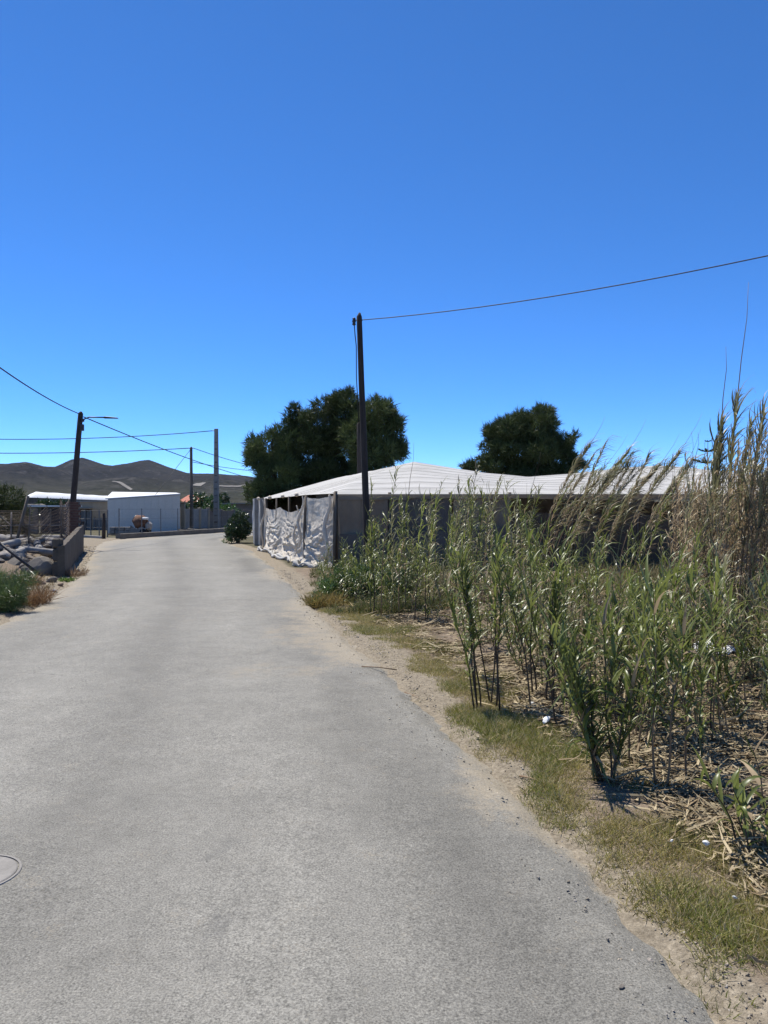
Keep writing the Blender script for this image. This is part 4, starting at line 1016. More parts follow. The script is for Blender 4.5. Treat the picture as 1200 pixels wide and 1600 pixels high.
for (px, py, d0, s, mt) in ((108, 911, 17.2, .07, 'concrete_dark'), (118, 918, 15.8, .05, 'concrete_dark'), (125, 914, 16.2, .06, 'rock'), (122, 891, 20, .08, 'rock'), (132, 905, 17.5, .06, 'rock'), (100, 925, 15.0, .05, 'rock'), (115, 900, 18.5, .06, 'rock'), (140, 895, 19.3, .05, 'rock'), (92, 938, 13.5, .05, 'concrete_dark'), (95, 915, 16, .07, 'rock_brown'),
                        (128, 925, 14.8, .035, 'concrete_dark'), (106, 930, 14.4, .045, 'rock'), (84, 924, 15, .06, 'rock'), (134, 885, 21, .07, 'rock'), (145, 872, 25, .06, 'rock')):
    x_ = (px - 600) / FPX * d0
    rock('verge_stone', (x_, d0, gz(x_, d0) + s * .35), (s * RND.uniform(.9, 1.5), s, s * .7), mt, 'small loose stone on the gravel below the cement wall', 'stone', 20 + k, RND.uniform(0, 3), 'stones below the cement wall'); k += 1
# pipes heaped on the mound
def pipe(loc, rz, tilt, L, r, label, group='pipes on the rubble heap'):
    m_ = MB(); n = 14
    prof = [(r, -L / 2), (r * 1.02, -L / 4), (r, 0), (r * .99, L / 4), (r, L / 2), (r * .82, L / 2), (r * .82, -L / 2), (r, -L / 2)]
    V = []; F = []
    for rr, z in prof:
        for q in range(n): V.append((rr * math.cos(2 * math.pi * q / n), rr * math.sin(2 * math.pi * q / n), z))
    for i in range(len(prof) - 1):
        for q in range(n): F.append((i * n + q, i * n + (q + 1) % n, (i + 1) * n + (q + 1) % n, (i + 1) * n + q))
    o = m_.add(V, F).build('pipe', MAT['pipe'], None, True); o.location = loc
    o.rotation_euler = (math.pi / 2 + tilt, 0, rz); return tag(o, label, 'pipe', group)
pl = [(70, 851, 22.0, 1.25, .0, 1.2, .11), (88, 845, 23.0, 1.15, .05, 1.0, .10), (48, 848, 21.0, -.5, .15, .9, .12), (60, 856, 20.4, .5, .12, .9, .11), (58, 850, 20.8, .45, .1, 1.0, .11), (72, 862, 19.6, -1.1, -.15, 1.3, .10),
      (38, 846, 21.5, -.3, .1, .7, .12), (86, 840, 24.5, 1.3, 0, 1.1, .10), (10, 842, 21.5, .9, .1, .8, .11), (25, 840, 22.5, 1.2, .0, .8, .10), (8, 852, 20.0, -.6, .2, .9, .12), (15, 868, 18.9, -.7, .25, .9, .12), (90, 855, 20.6, .2, .1, .7, .10), (30, 858, 20.2, .9, .1, .8, .10)]
for i, (px, py, d0, rz, tl, L, r) in enumerate(pl):
    p = P(px, py, d0); pipe((p.x, d0, p.z), rz, tl, L * .85, r * .85, 'dusty pale grey pipe length in the heap behind the cement wall')
for i in range(48):
    d0 = RND.uniform(18.2, 22.5); px = RND.uniform(-5, 92); x_ = (px - 600) / FPX * d0; s = RND.uniform(.09, .22)
    rock('rubble_stone', (x_, d0, gz(x_, d0) + s * .25), (s * RND.uniform(.9, 1.5), s, s * .75), RND.choice(['rock', 'concrete_dark', 'rock_brown', 'block']), 'broken stone in the heap under the pale pipes', 'rubble', 60 + i, RND.uniform(0, 3), 'rubble under the pipes')
for i, (px, py, d0, rz) in enumerate(((42, 868, 19.0, -.5), (48, 872, 18.9, -.35), (35, 862, 19.2, .6))):
    p = P(px, py, d0); o = MB().box((0, 0, 0), (.75, .14, .04), rz, Matrix.Rotation(rz, 3, 'Z') @ Matrix.Rotation(.25 - .1 * i, 3, 'Y')).build('broken_plank', MAT['wood_light'], None, bevel=.005)
    o.location = p; tag(o, 'splintered grey plank on the rubble near the black bar', 'plank', 'planks on the rubble')
# black bar leaning out of the heap
a = P(-14, 838, 17.2); c_ = P(66, 901, 17.2)
o = MB().tube([(0, 0, 0), (c_ - a) * .5 + Vector((0, 0, -.01)), c_ - a], .032, 7).build('black_bar', MAT['cable'], None, True); o.location = a
tag(o, 'straight black pipe slanting down across the rubble', 'pipe')
# leaning chain-link fence
e = empty('leaning_fence', (P(45, 0, 21).x, 21, gz(P(45, 0, 21).x, 21))); tag(e, 'collapsed rusty wire mesh fence leaning over the rubble', 'fence'); O = Vector(e.location)
for (x0, y0, x1, y1, d0, r, mt) in ((22, 862, 44, 775, 20.5, .04, 'wood_light'), (44, 868, 47, 790, 20.5, .02, 'wire_mesh'), (96, 855, 95, 782, 22.5, .022, 'wire_mesh'), (17, 862, 18, 800, 20.6, .022, 'metal_grey')):
    a = P(x0, y0, d0); c_ = P(x1, y1, d0); MB().tube([a - O, c_ - O], r, 7).build('post', MAT[mt], e, True)
MB().tube([P(-40, 823, 20.5) - O, P(40, 820, 20.5) - O, P(96, 821, 22.5) - O], .012, 5).build('rail', MAT['metal_grey'], e)
MB().tube([P(-5, 802, 20.5) - O, P(16, 820, 20.5) - O], .014, 5).build('brace', MAT['metal_grey'], e)
def mesh_sheet(fn, nu, nv, r=.004):
    m = MB(); G = [[fn(i / nu, j / nv) for j in range(nv + 1)] for i in range(nu + 1)]
    for i in range(nu + 1):
        m.tube([G[i][j] + Vector((.03 * (1 if j % 2 else -1), 0, 0)) for j in range(nv + 1)], r, 3, False)
    for j in range(nv + 1): m.tube([G[i][j] for i in range(nu + 1)], r * .9, 3, False)
    return m
def f1(u, v):   # sagging roll falling from the post top towards the pipes
    px = 40 + 42 * u - 8 * v; py = 838 - 48 * v + 30 * (1 - u) * v * .4 + 16 * math.sin(math.pi * u) * (1 - v * .3)
    return P(px, py, 20.6 + .6 * u + .25 * math.sin(v * 9)) - O
mesh_sheet(f1, 26, 12, .006).build('wire_mesh', MAT['wire_mesh'], e)
def f2(u, v):
    return P(-30 + 70 * u, 860 - 62 * v, 20.55 + .1 * math.sin(u * 8)) - O
mesh_sheet(f2, 34, 22, .0045).build('wire_mesh', MAT['wire_mesh'], e)
def f3(u, v):   # rolled edge standing on the wall
    return P(94 + 14 * u, 852 - 72 * v + 9 * math.sin(math.pi * u), 22.4 + 2.8 * u + .15 * math.sin(9 * u)) - O
mesh_sheet(f3, 9, 20, .010).build('wire_mesh', MAT['wire_mesh'], e)
def f4(u, v):
    return P(40 + 56 * u, 850 - 62 * v + 10 * math.sin(math.pi * u) * v, 20.6 + 1.9 * u) - O
mesh_sheet(f4, 26, 12, .003).build('wire_mesh', MAT['wire_mesh'], e)

# ------------------------------------------------------------------ manhole cover
mc = Vector(((-40 - 600) / FPX * 3.28, 3.28, 0))
zroad = surf_z(mc.x + .17, mc.y) - .003
e = empty('manhole_cover', (mc.x, mc.y, zroad)); tag(e, 'round concrete manhole cover at the bottom left of the lane', 'manhole cover')
MB().lathe([(.165, -.02), (.165, .006), (.16, .009), (.0001, .009)], 40).build('cover', MAT['concrete'], e)
V = []; F = []; n = 40
for r, z in ((.171, -.02), (.171, .008), (.181, .008), (.184, .002), (.186, -.02)):
    for q in range(n): V.append((r * math.cos(2 * math.pi * q / n), r * math.sin(2 * math.pi * q / n), z))
for i in range(4):
    for q in range(n): F.append((i * n + q, (i + 1) * n + q, (i + 1) * n + (q + 1) % n, i * n + (q + 1) % n))
MB().add(V, F).build('rim', MAT['concrete'], e)

# ------------------------------------------------------------------ canes (giant reeds)
WIND = np.array([0.9, -0.12, 0.0])
def leaf_strip(p, az, ang, L, w, wind, droop, rs, seg=6, mid=True):
    """one arching blade as a strip with a shallow V section"""
    d = np.array([math.cos(az) * math.sin(ang), math.sin(az) * math.sin(ang), math.cos(ang)])
    pts = [np.array(p)]; dirs = [d]
    st = L / seg; kink = rs.randint(1, seg - 1) if rs.random() < .22 else -1
    droop = droop * rs.choice((-.3, .2, .6, 1, 1, 1.6))
    for k in range(seg):
        f = (k + .5) / seg
        if k == kink: d = d + np.array([rs.uniform(-.5, .8), rs.uniform(-.5, .5), -1.3])
        d = d + WIND * wind * (.25 + f) / seg * 2 + np.array([0, 0, -droop * (.3 + 1.4 * f) / seg * 2]); d = d / np.linalg.norm(d)
        pts.append(pts[-1] + d * st); dirs.append(d)
    tw = rs.uniform(-.5, .5); V = []; F = []
    nv = 3 if mid else 2
    for k in range(seg + 1):
        f = k / seg
        ww = w * (0.45 + 2.2 * f if f < .25 else (1.0 - ((f - .25) / .75) ** 1.7)) ; ww = max(ww, .0015)
        s = np.cross(dirs[k], [0, 0, 1.0]); ns = np.linalg.norm(s)
        s = s / ns if ns > .05 else np.array([math.sin(az), -math.cos(az), 0])
        u_ = np.cross(s, dirs[k]); a = tw * f * 2.0
        s2 = s * math.cos(a) + u_ * math.sin(a); u2 = -s * math.sin(a) + u_ * math.cos(a)
        V.append(pts[k] - s2 * ww + (u2 * ww * .3 if mid else 0))
        if mid: V.append(pts[k])
        V.append(pts[k] + s2 * ww + (u2 * ww * .3 if mid else 0))
    for k in range(seg):
        for q in range(nv - 1):
            F.append((k * nv + q, k * nv + q + 1, (k + 1) * nv + q + 1, (k + 1) * nv + q))
    return V, F

NCANE = [0]
STUFF = {'v': [], 'f': [], 'm': []}
def cane(x, y, h, lean=(0, 0), nleaf=22, L=(.22, .4), w=.016, start=.25, wind=.3, droop=.5, ang=.6, r=.009, stem='stem_green', leaf='reed_leaf', dry=.08, label='', group='', single=False, wand=0.0, curve=2.0, seg=6, top_bias=1.0, yellow=0, brownlow=True, name='giant_cane', stuff=False):
    NCANE[0] += 1; rs = random.Random(NCANE[0] * 31 + 5)
    z = gz(x, y) - .02
    if not stuff:
        e = empty(name, (x, y, z)); tag(e, label, 'cane', group)
    lean = np.array([lean[0], lean[1], 0.0]); zig = rs.uniform(0, 6)
    def pt(t):
        return np.array([0.010 * math.sin(9 * t + zig), .01 * math.cos(7 * t + zig), h * t]) + lean * t ** curve * h
    n = 9 if not single else 12
    pts = [pt(k / n) for k in range(n + 1)]; rr = [r * (1.1 - .75 * k / n) for k in range(n + 1)]
    m = MB().tube(pts, rr, 5 if not single else 7)
    if wand:
        d = pts[-1] - pts[-2]; d = d / np.linalg.norm(d); d2 = d * .75 + np.array([0.02, 0, .35]); d2 /= np.linalg.norm(d2)
        m.tube([pts[-2], pts[-1] + d2 * wand * .35, pts[-1] + d2 * wand * .7 + np.array([.02, 0, 0]), pts[-1] + d2 * wand], [r * .55, r * .45, r * .3, .0015], 5)
    if not stuff: m.build('stem', MAT[stem], e, True)
    gV = []; gF = []; dV = []; dF = []; yV = []; yF = []
    base_az = rs.uniform(0, 6.28)
    for i in range(nleaf):
        f = (i + rs.random() * .6) / nleaf; t = start + (1 - start) * f ** top_bias
        az = base_az + (i % 2) * math.pi + rs.uniform(-1.1, 1.1)
        q_ = rs.random() ** 1.5; l = (L[0] * .7 + (L[1] - L[0] * .7) * q_) * (1.0 - .3 * abs(f - .55)); ww = w * rs.uniform(.55, 1.15)
        a = ang * rs.uniform(.7, 1.35) * (1.1 - .45 * f)
        isdry = rs.random() < dry * (1.8 - 1.4 * f)
        V, F = leaf_strip(pt(min(t, 1)), az, a, l, ww, wind * rs.uniform(.6, 1.4), droop * rs.uniform(.5, 1.6) * (1.7 if isdry else 1), rs, seg, single or seg > 4)
        if single:
            me = bpy.data.meshes.new('leaf'); me.from_pydata([tuple(v) for v in V], [], F)
            for p_ in me.polygons: p_.use_smooth = True
            obj('leaf', me, MAT['reed_leaf_dry' if isdry else leaf], e)
        else:
            tv, tf = (dV, dF) if isdry else (yV, yF) if rs.random() < yellow else (gV, gF)
            n0 = len(tv); tv += V; tf += [tuple(q + n0 for q in f_) for f_ in F]
    if stuff:
        for tv, tf, mt in ((m.v, m.f, stem), (gV, gF, leaf), (dV, dF, 'reed_leaf_dry'), (yV, yF, 'reed_leaf_yellow')):
            n0 = len(STUFF['v']); STUFF['v'] += [(v[0] + x, v[1] + y, v[2] + z) for v in tv]
            STUFF['f'] += [tuple(q + n0 for q in f_) for f_ in tf]; STUFF['m'] += [mt] * len(tf)
        return None
    for tv, tf, mt, nm in ((gV, gF, leaf, 'leaves'), (dV, dF, 'reed_leaf_dry', 'dry_leaves'), (yV, yF, 'reed_leaf_yellow', 'yellow_leaves')):
        if tv:
            me = bpy.data.meshes.new(nm); me.from_pydata([tuple(v) for v in tv], [], tf)
            for p_ in me.polygons: p_.use_smooth = True
            obj(nm, me, MAT[mt], e)
    return e

def thicket_mesh(name, label):
    me = bpy.data.meshes.new(name); me.from_pydata(STUFF['v'], [], STUFF['f'])
    mk = sorted(set(STUFF['m']))
    for q in mk: me.materials.append(MAT[q])
    me.polygons.foreach_set('material_index', np.array([mk.index(q) for q in STUFF['m']], dtype=np.int32)); me.polygons.foreach_set('use_smooth', np.ones(len(STUFF['f']), dtype=bool))
    tag(obj(name, me), label, 'canes', None, 'stuff')
R2 = random.Random(99)
U = R2.uniform
def gp(px, py):
    d = CAMH * FPX / (py - HOR); return (px - 600) / FPX * d, d

# A1 fan-shaped clump at the grass edge
for k in range(13):
    x, y = gp(938 + U(-16, 22), 1232 + U(-22, 6))
    cane(x, y, U(.55, 1.0), (U(-.4, .3), U(-.15, .15)), 34, (.11, .34), .011, .15, .15, .5, .6, .0055, 'stem_dark' if k % 3 else 'stem_green', dry=.1, label='leafy green cane in the fan-shaped clump at the grass edge', group='fan-shaped cane clump', single=True, curve=1.2)
# A2 three upright canes right of the clump
for (px, py, h, l) in ((1022, 1232, 1.12, .02), (1042, 1240, .95, .12), (1075, 1225, .85, -.05)):
    x, y = gp(px, py); cane(x, y, h, (l, .03), 32, (.14, .38), .011, .3, .2, .55, .7, .007, 'stem_brown', label='upright brown-stemmed cane standing just beyond the fan-shaped clump', group='upright canes beyond the clump', single=True, curve=1.5)
# A3 corner plant at the right edge of the frame
for k in range(6):
    x, y = gp(1172 + U(-16, 40), 1340 + U(-20, 10))
    cane(x, y, U(.26, .5), (U(-.5, .1), U(-.1, .2)), 10, (.13, .27), .013, .1, .1, .6, .8, .005, 'stem_dark', label='low leafy cane shoot at the lower right edge of the field', group='low shoots at the right edge', single=True, curve=1.2)
# A4 young canes scattered over the litter
for k in range(36):
    px = U(955, 1230); py = U(1065, 1215)
    x, y = gp(px, py)
    cane(x, y, U(.6, 1.2), (U(-.18, .22), U(-.1, .1)), R2.randint(34, 50), (.1, .33), .0105, U(.12, .4), .2, .5, .65, .006, R2.choice(['stem_brown', 'stem_green', 'stem_dark']), dry=.12, label='young leafy cane rising from the straw litter beyond the clump', group='young canes over the straw litter', single=True, curve=1.5)
# A5 dark-stemmed canes along the verge
for k in range(18):
    px = U(735, 880); py = 1085 + (px - 735) * .28 + U(-30, 22)
    x, y = gp(px, py)
    cane(x, y, U(.85, 1.4), (U(-.3, .12), U(-.05, .1)), R2.randint(38, 54), (.1, .33), .0108, U(.25, .5), .25, .5, .65, .007, 'stem_dark', dry=.06, label='dark-stemmed cane in the thin row along the grass verge', group='row of canes along the verge', single=True, curve=1.3)
# A6 mid-field
for k in range(42):
    px = U(790, 1080); py = U(955, 1085)
    x, y = gp(px, py)
    cane(x, y, U(.7, 1.35), (U(-.15, .2), U(-.1, .1)), R2.randint(40, 58), (.1, .3), .0085, U(.12, .3), .25, .5, .65, .006, R2.choice(['stem_brown', 'stem_green', 'stem_dark']), dry=.14, label='mid-height green cane in the middle of the reed field', group='canes in the middle of the field', seg=5)
for k in range(24):
    px = U(1060, 1240); py = U(1000, 1100)
    x, y = gp(px, py)
    cane(x, y, U(.7, 1.35), (U(-.1, .2), U(-.1, .1)), R2.randint(30, 46), (.11, .34), .0095, U(.15, .35), .3, .5, .6, .007, R2.choice(['stem_brown', 'stem_dark']), leaf=R2.choice(['reed_leaf', 'reed_leaf_grey']), dry=.16, label='green cane in front of the tall brown thicket', group='canes in front of the brown thicket', seg=5)
# B stand in front of the greenhouse
for k in range(56):
    px = U(575, 850); py = U(905, 975)
    x, y = gp(px, py)
    cane(x, y, U(1.2, 2.25), (U(-.1, .18), U(-.05, .05)), R2.randint(46, 74), (.1, .36), .0105, U(.1, .3), .35, .45, .65, .008, R2.choice(['stem_dark', 'stem_green', 'stem_brown']), leaf=R2.choice(['reed_leaf', 'reed_leaf_grey', 'reed_leaf']), dry=.08, label='tall green cane standing between timber pole and leaning canes', group='tall canes before the greenhouse', seg=5, wand=(U(.5, .9) if k % 9 == 0 else 0), yellow=.3 if k in (7, 31) else 0)
# bushy low growth beside the torn sheets
for k in range(26):
    px = U(530, 665); py = U(895, 960)
    x, y = gp(px, py)
    cane(x, y, U(.5, 1.2), (U(-.3, .2), U(-.05, .05)), R2.randint(34, 50), (.1, .26), .010, .08, .2, .5, .8, .006, 'stem_green', dry=.04, label='short bushy green cane around the foot of the timber pole', group='bushy canes at the pole foot', seg=4)
# C wind-bent plumes
for k in range(28):
    px = U(835, 1030); py = U(885, 950)
    x, y = gp(px, py)
    h = U(1.5, 2.75)
    cane(x, y, h, (U(.25, .55), U(-.05, .05)), R2.randint(70, 96), (.2, .5), .011, U(.3, .5), 1.7, .1, .3, .008, R2.choice(['stem_brown', 'stem_green']), leaf=R2.choice(['reed_leaf_grey', 'reed_leaf_grey', 'reed_leaf']), dry=.3, label='wind-bent cane with plume of streaming leaves before the roof', group='wind-bent plume canes', seg=5, wand=(U(.6, 1.1) if k % 5 == 0 else 0), curve=2.0, top_bias=.6, yellow=.15 if k == 4 else 0)
for (px, py, h, ln, nl) in ((836, 905, 3.0, .42, 170), (896, 900, 2.9, .45, 180), (880, 912, 2.5, .55, 160), (965, 905, 2.8, .5, 180), (930, 915, 2.35, .55, 170), (990, 912, 2.5, .5, 150), (925, 898, 2.6, .35, 150), (862, 900, 2.25, .5, 150)):
    x, y = gp(px, py)
    cane(x, y, h, (ln, 0), nl, (.28, .62), .012, .45, 1.6, .1, .34, .010, 'stem_brown', leaf='reed_leaf_grey', dry=.3, label='large wind-bent plume cane arching over the greenhouse eave', group='large plume canes', seg=5, wand=(U(.7, 1.2) if nl > 160 else 0), curve=1.8, top_bias=.6)
# D tall brown thicket on the right: the foremost canes singly, those behind as one mass
for k in range(150):
    back = k >= 34
    px = U(1055, 1290); d = U(8.9, 11.8) if back else U(8.4, 9.0); x = (px - 600) / FPX * d
    edge = min(1.0, max(0.0, (px - 1050) / 110))
    h = U(1.3, 2.0) + edge * U(.2, .75)
    cane(x, d, h, (U(-.08, .2), U(-.05, .05)), R2.randint(36, 58), (.14, .36), .0085, U(.2, .55), .6, .35, .6, .007, R2.choice(['stem_brown', 'stem_brown', 'stem_dark']), leaf=R2.choice(['reed_leaf_grey', 'reed_leaf_dry', 'reed_leaf_grey']), dry=.5, label='tall brown cane along the front of the dense dry thicket', group='front of the brown thicket', seg=4, wand=(U(.4, .9) if k % 12 == 0 else 0), curve=1.8, stuff=back)
thicket_mesh('cane_thicket', 'dense mass of dry brown canes filling the thicket at right')
for (px, d, h, wd, ln) in ((1128, 8.6, 2.75, 1.35, .06), (1110, 8.8, 2.5, .9, .05), (1150, 8.7, 2.6, 0, .12), (1165, 8.5, 2.5, 0, .15), (1105, 8.9, 2.3, 0, .05), (1178, 8.9, 2.6, 0, .2), (1140, 9.2, 2.55, 0, .1)):
    x = (px - 600) / FPX * d
    cane(x, d, h, (ln, 0), 130, (.2, .46), .012, .3, .55, .15, .5, .011, 'stem_brown', leaf='reed_leaf_grey', dry=.2, label='tallest feathery cane towering above the brown thicket', group='tallest canes of the thicket', seg=5, wand=wd, curve=1.5, top_bias=.7)
# low regrowth too thick to count between the taller canes
STUFF = {'v': [], 'f': [], 'm': []}
for k in range(300):
    px = U(640, 1240); py = U(915, 1150)
    x, y = gp(px, py)
    if x < xr(y) + 1.05 or (px > 1040 and k % 2): continue
    cane(x, y, U(.25, .95), (U(-.3, .3), U(-.2, .2)), R2.randint(26, 44), (.1, .32), .0098, .08, .2, .5, .75, .005, R2.choice(['stem_brown', 'stem_green', 'stem_dark']), leaf=R2.choice(['reed_leaf', 'reed_leaf', 'reed_leaf_grey']), dry=.18, seg=4, curve=1.3, stuff=True)
for k in range(110):
    px = U(500, 690); py = U(880, 950); x, y = gp(px, py)
    if x < xr(y) + .3: continue
    cane(x, y, U(.3, .75), (U(-.3, .3), U(-.2, .2)), R2.randint(22, 34), (.09, .24), .008, .08, .15, .5, .8, .004, 'stem_green', leaf='reed_leaf', dry=.06, seg=4, curve=1.3, stuff=True)
thicket_mesh('cane_regrowth', 'low leafy cane regrowth filling the field between taller canes')
# dead bare stalks standing in the field
for k in range(40):
    px = U(700, 1200); py = U(930, 1200); x, y = gp(px, py)
    if x < xr(y) + .95: x = float(xr(y)) + U(.95, 1.6)
    cane(x, y, U(.3, .9), (U(-.3, .3), U(-.2, .2)), 2, (.1, .25), .008, .5, .2, .8, .8, .005, R2.choice(['stem_dark', 'stem_brown']), leaf='reed_leaf_dry', dry=1, label='short dead stalk standing bare in the straw litter', group='dead stalks in the litter', seg=4, name='dead_cane')

# ------------------------------------------------------------------ straw litter and fallen canes
n = 90000
d_ = 2.6 + 15.5 * NR.random(n) ** 1.6
ex = xr(d_) + 0.66 + NR.normal(size=n) * .12 + (NR.random(n) ** 1.1) * np.minimum(d_ * .62 - xr(d_), 9)
keep = (ex < d_ * .56 + .4) & (fbm(ex * 1.4, d_ * 1.4, 201, 3) > .34 * NR.random(n) + .2)
ex = ex[keep]; dd = d_[keep]; n = len(ex)
zz = ground_h(ex, dd) + .005 + .05 * NR.random(n) ** 2
th = NR.normal(size=n) * .9 + .25
L_ = (.04 + .3 * NR.random(n) ** 2.4) * (1 + dd * .03)
D = unit(np.stack([np.cos(th), np.sin(th), NR.normal(size=n) * .12], 1))
tone = (.45 + .85 * NR.random(n))[:, None]
col = tone * np.where(NR.random(n)[:, None] < .75, np.array([[.37, .3, .185]]), np.array([[.23, .17, .1]]))
side = np.cross(D, np.array([[0, 0, 1.]]) + NR.normal(size=(n, 3)) * .5)
V, F, C = blades(np.stack([ex, dd, zz], 1), D, L_, (.002 + .004 * NR.random(n)) * (1 + dd * .07), col, bend=NR.normal(size=(n, 3)) * .08, seg=2, side=side)
o = obj('straw_litter', np_mesh('straw_litter', V, F, False, C), MAT['straw']); tag(o, 'pale straw litter covering the ground under the canes', 'litter', None, 'stuff')
for k in range(46):
    px = U(760, 1210); py = U(960, 1290)
    if px < 850 + (py - 1050) * .9: continue
    x, y = gp(px, py); L = U(.4, 1.3); a = U(-.7, .5); r = U(.004, .009); z = gz(x, y)
    pts = [(t * L * math.cos(a), t * L * math.sin(a), .02 + .03 * math.sin(3 * t + k) + .012 * k % .05) for t in (-.5, -.2, .1, .5)]
    o = MB().tube(pts, [r, r, r * .9, r * .7], 6).build('fallen_cane', MAT['reed_leaf_dry'] if k % 3 else MAT['stem_brown'], None, True); o.location = (x, y, z)
    tag(o, 'long dead cane lying flat on the straw litter', 'dead cane', 'fallen canes on the litter')

# ------------------------------------------------------------------ verge grass
def grass(name, X_, Y_, hmin, hmax, w, greens, label, lean=.5, dens_noise=None):
    n = len(X_); z = ground_h(X_, Y_)
    patch = fbm(X_ * 1.6, Y_ * 1.6, 221, 3)
    H_ = (hmin + (hmax - hmin) * NR.random(n) ** 1.4) * (.3 + 1.4 * patch)
    D = unit(np.stack([NR.normal(size=n) * lean + .15, NR.normal(size=n) * lean, np.ones(n)], 1))
    mixv = np.clip(sstep(.35, .65, patch) + NR.normal(size=n) * .35, 0, 1)[:, None]
    col = np.array(greens[0]) * (1 - mixv) + np.array(greens[1]) * mixv
    drym = (NR.random(n) < .34)[:, None]; col = np.where(drym, np.array(greens[2]), col) * (.65 + .7 * NR.random((n, 1)))
    V, F, C = blades(np.stack([X_, Y_, z - .01], 1), D, H_, np.full(n, w) * (.6 + .8 * NR.random(n)), col, bend=NR.normal(size=(n, 3)) * .25 * np.array([1, 1, .4]), seg=2)
    o = obj(name, np_mesh(name, V, F, False, C), MAT['grass']); return tag(o, label, 'grass', None, 'stuff')
G3 = ((.35, .3, .095), (.2, .225, .05), (.52, .43, .25))
nc = 30000; per = 12
y_ = 2.2 + 12.5 * NR.random(nc) ** 1.35
wd = np.interp(y_, [2, 3.5, 5, 6.5, 9, 12, 15], [.9, .85, .72, .72, .8, .95, 1.0])
ins = np.interp(y_, [2, 4, 5.5, 7, 9, 11, 14], [.0, .03, .1, .2, .18, .12, .1])
tt_ = NR.random(nc)
xg = xr(y_) + ins + tt_ * wd + (fbm(y_ * 2.2, y_ * 0 + 2, 231, 3) - .5) * .55
pn = fbm(xg * 2.4, y_ * 2.4, 241, 4)
keep = pn + .20 * np.sin(np.pi * tt_) > .42 + .29 * NR.random(nc)
cx_ = np.repeat(xg[keep], per); cy_ = np.repeat(y_[keep], per)
sp = .012 + .02 * NR.random(len(cx_))
grass('verge_grass', cx_ + NR.normal(size=len(cx_)) * sp, cy_ + NR.normal(size=len(cx_)) * sp, .012, .085, .0018, G3, 'yellow-green grass growing along the edge of the lane', .8)
# sparser spill of low tufts on the sand
n = 14000; y_ = 2.2 + 10 * NR.random(n) ** 1.3; xg = xr(y_) - .1 + .5 * NR.random(n); keep = fbm(xg * 4, y_ * 4, 251, 3) > .62
grass('sand_grass', xg[keep], y_[keep], .015, .05, .002, G3, 'tiny tufts scattered on the sandy edge of the lane')
# taller weeds around the pole foot
n = 30000; px = 485 + 215 * NR.random(n); py = 890 + 70 * NR.random(n); d_ = CAMH * FPX / (py - HOR); xg = (px - 600) / FPX * d_
keep = (xg > xr(d_) + .12) & (fbm(xg * 1.5, d_ * 1.5, 261, 3) > .42)
grass('tall_weeds', xg[keep], d_[keep], .06, .28, .004, ((.12, .135, .04), (.085, .12, .032), (.24, .2, .1)), 'tall green weeds at the foot of the torn sheets', .5)
for (px, py, rx, rz, lab) in ((518, 918, 26, 20, 'low dark green shrub at the corner of the torn sheets'), (545, 915, 30, 30, 'dark green shrub just left of the timber pole foot'), (580, 918, 34, 34, 'broad green shrub covering the timber pole foot'), (622, 920, 32, 34, 'leafy green shrub right of the timber pole foot'), (495, 926, 14, 10, 'smallest low shrub at the lane edge by the sheets')):
    x, y = gp(px, py + 18); q = y / FPX
    bs_ = [(x + U(-.6, .6) * rx * q, y + U(-.3, .3), gz(x, y) + (.25 + .9 * k / 7) * rz * q, rx * q * U(.35, .55), rx * q * U(.35, .55), rz * q * U(.3, .5)) for k in range(8)]
    bush('green_shrub', (x, y, gz(x, y)), bs_, lab, 150, .10, .007, 'bush_leaf', 'shrub', 6, (2.0, 1.75, 1.2), .6, 4, 'green shrubs at the pole foot', .5)
# dry grass patch in the clearing before the greenhouse
n = 16000; px = 880 + 200 * NR.random(n); py = 868 + 75 * NR.random(n); d_ = CAMH * FPX / (py - HOR); xg = (px - 600) / FPX * d_
keep = fbm(xg * 1.2, d_ * 1.2, 271, 3) > .4
grass('dry_grass', xg[keep], d_[keep], .1, .35, .005, ((.26, .21, .09), (.2, .18, .07), (.36, .29, .16)), 'dry golden grass in the clearing before the greenhouse', .45)
# left verge
n = 5200; y_ = 12 + 20 * NR.random(n); xg = xl(y_) - .2 - .8 * NR.random(n); keep = fbm(xg * 1.8, y_ * 1.8, 281, 3) > .58
grass('verge_weeds', xg[keep], y_[keep], .05, .16, .006, ((.2, .14, .07), (.16, .12, .05), (.3, .23, .13)), 'dry weeds on the gravel of the left verge', .5)

def tuft(name, x, y, r, h, n, w, cols, label, cat='weed', lean=.6):
    a = NR.random(n) * 2 * math.pi; q = r * np.sqrt(NR.random(n)); z = gz(x, y)
    C0 = np.stack([q * np.cos(a), q * np.sin(a), np.full(n, -.02)], 1)
    D = unit(np.stack([np.cos(a) * lean * q / r + NR.normal(size=n) * .25, np.sin(a) * lean * q / r + NR.normal(size=n) * .25, np.ones(n)], 1))
    k = NR.random((n, 1)); col = (np.array(cols[0]) * k + np.array(cols[1]) * (1 - k)) * (.6 + .7 * NR.random((n, 1)))
    V, F, C = blades(C0 + D * (h * .5 * NR.random(n) ** 1.5)[:, None], unit(D + NR.normal(size=(n, 3)) * .5), h * (.12 + .5 * NR.random(n) ** 2), np.full(n, w), col, bend=NR.normal(size=(n, 3)) * .35, seg=2)
    o = obj(name, np_mesh(name, V, F, False, C), MAT['grass']); o.location = (x, y, z); return tag(o, label, cat)
tuft('dry_grass_tuft', *gp(506, 946), .26, .34, 1500, .005, ((.34, .25, .08), (.26, .2, .07)), 'rounded golden dry grass tuft at the lane edge below the sheets', 'grass tuft')
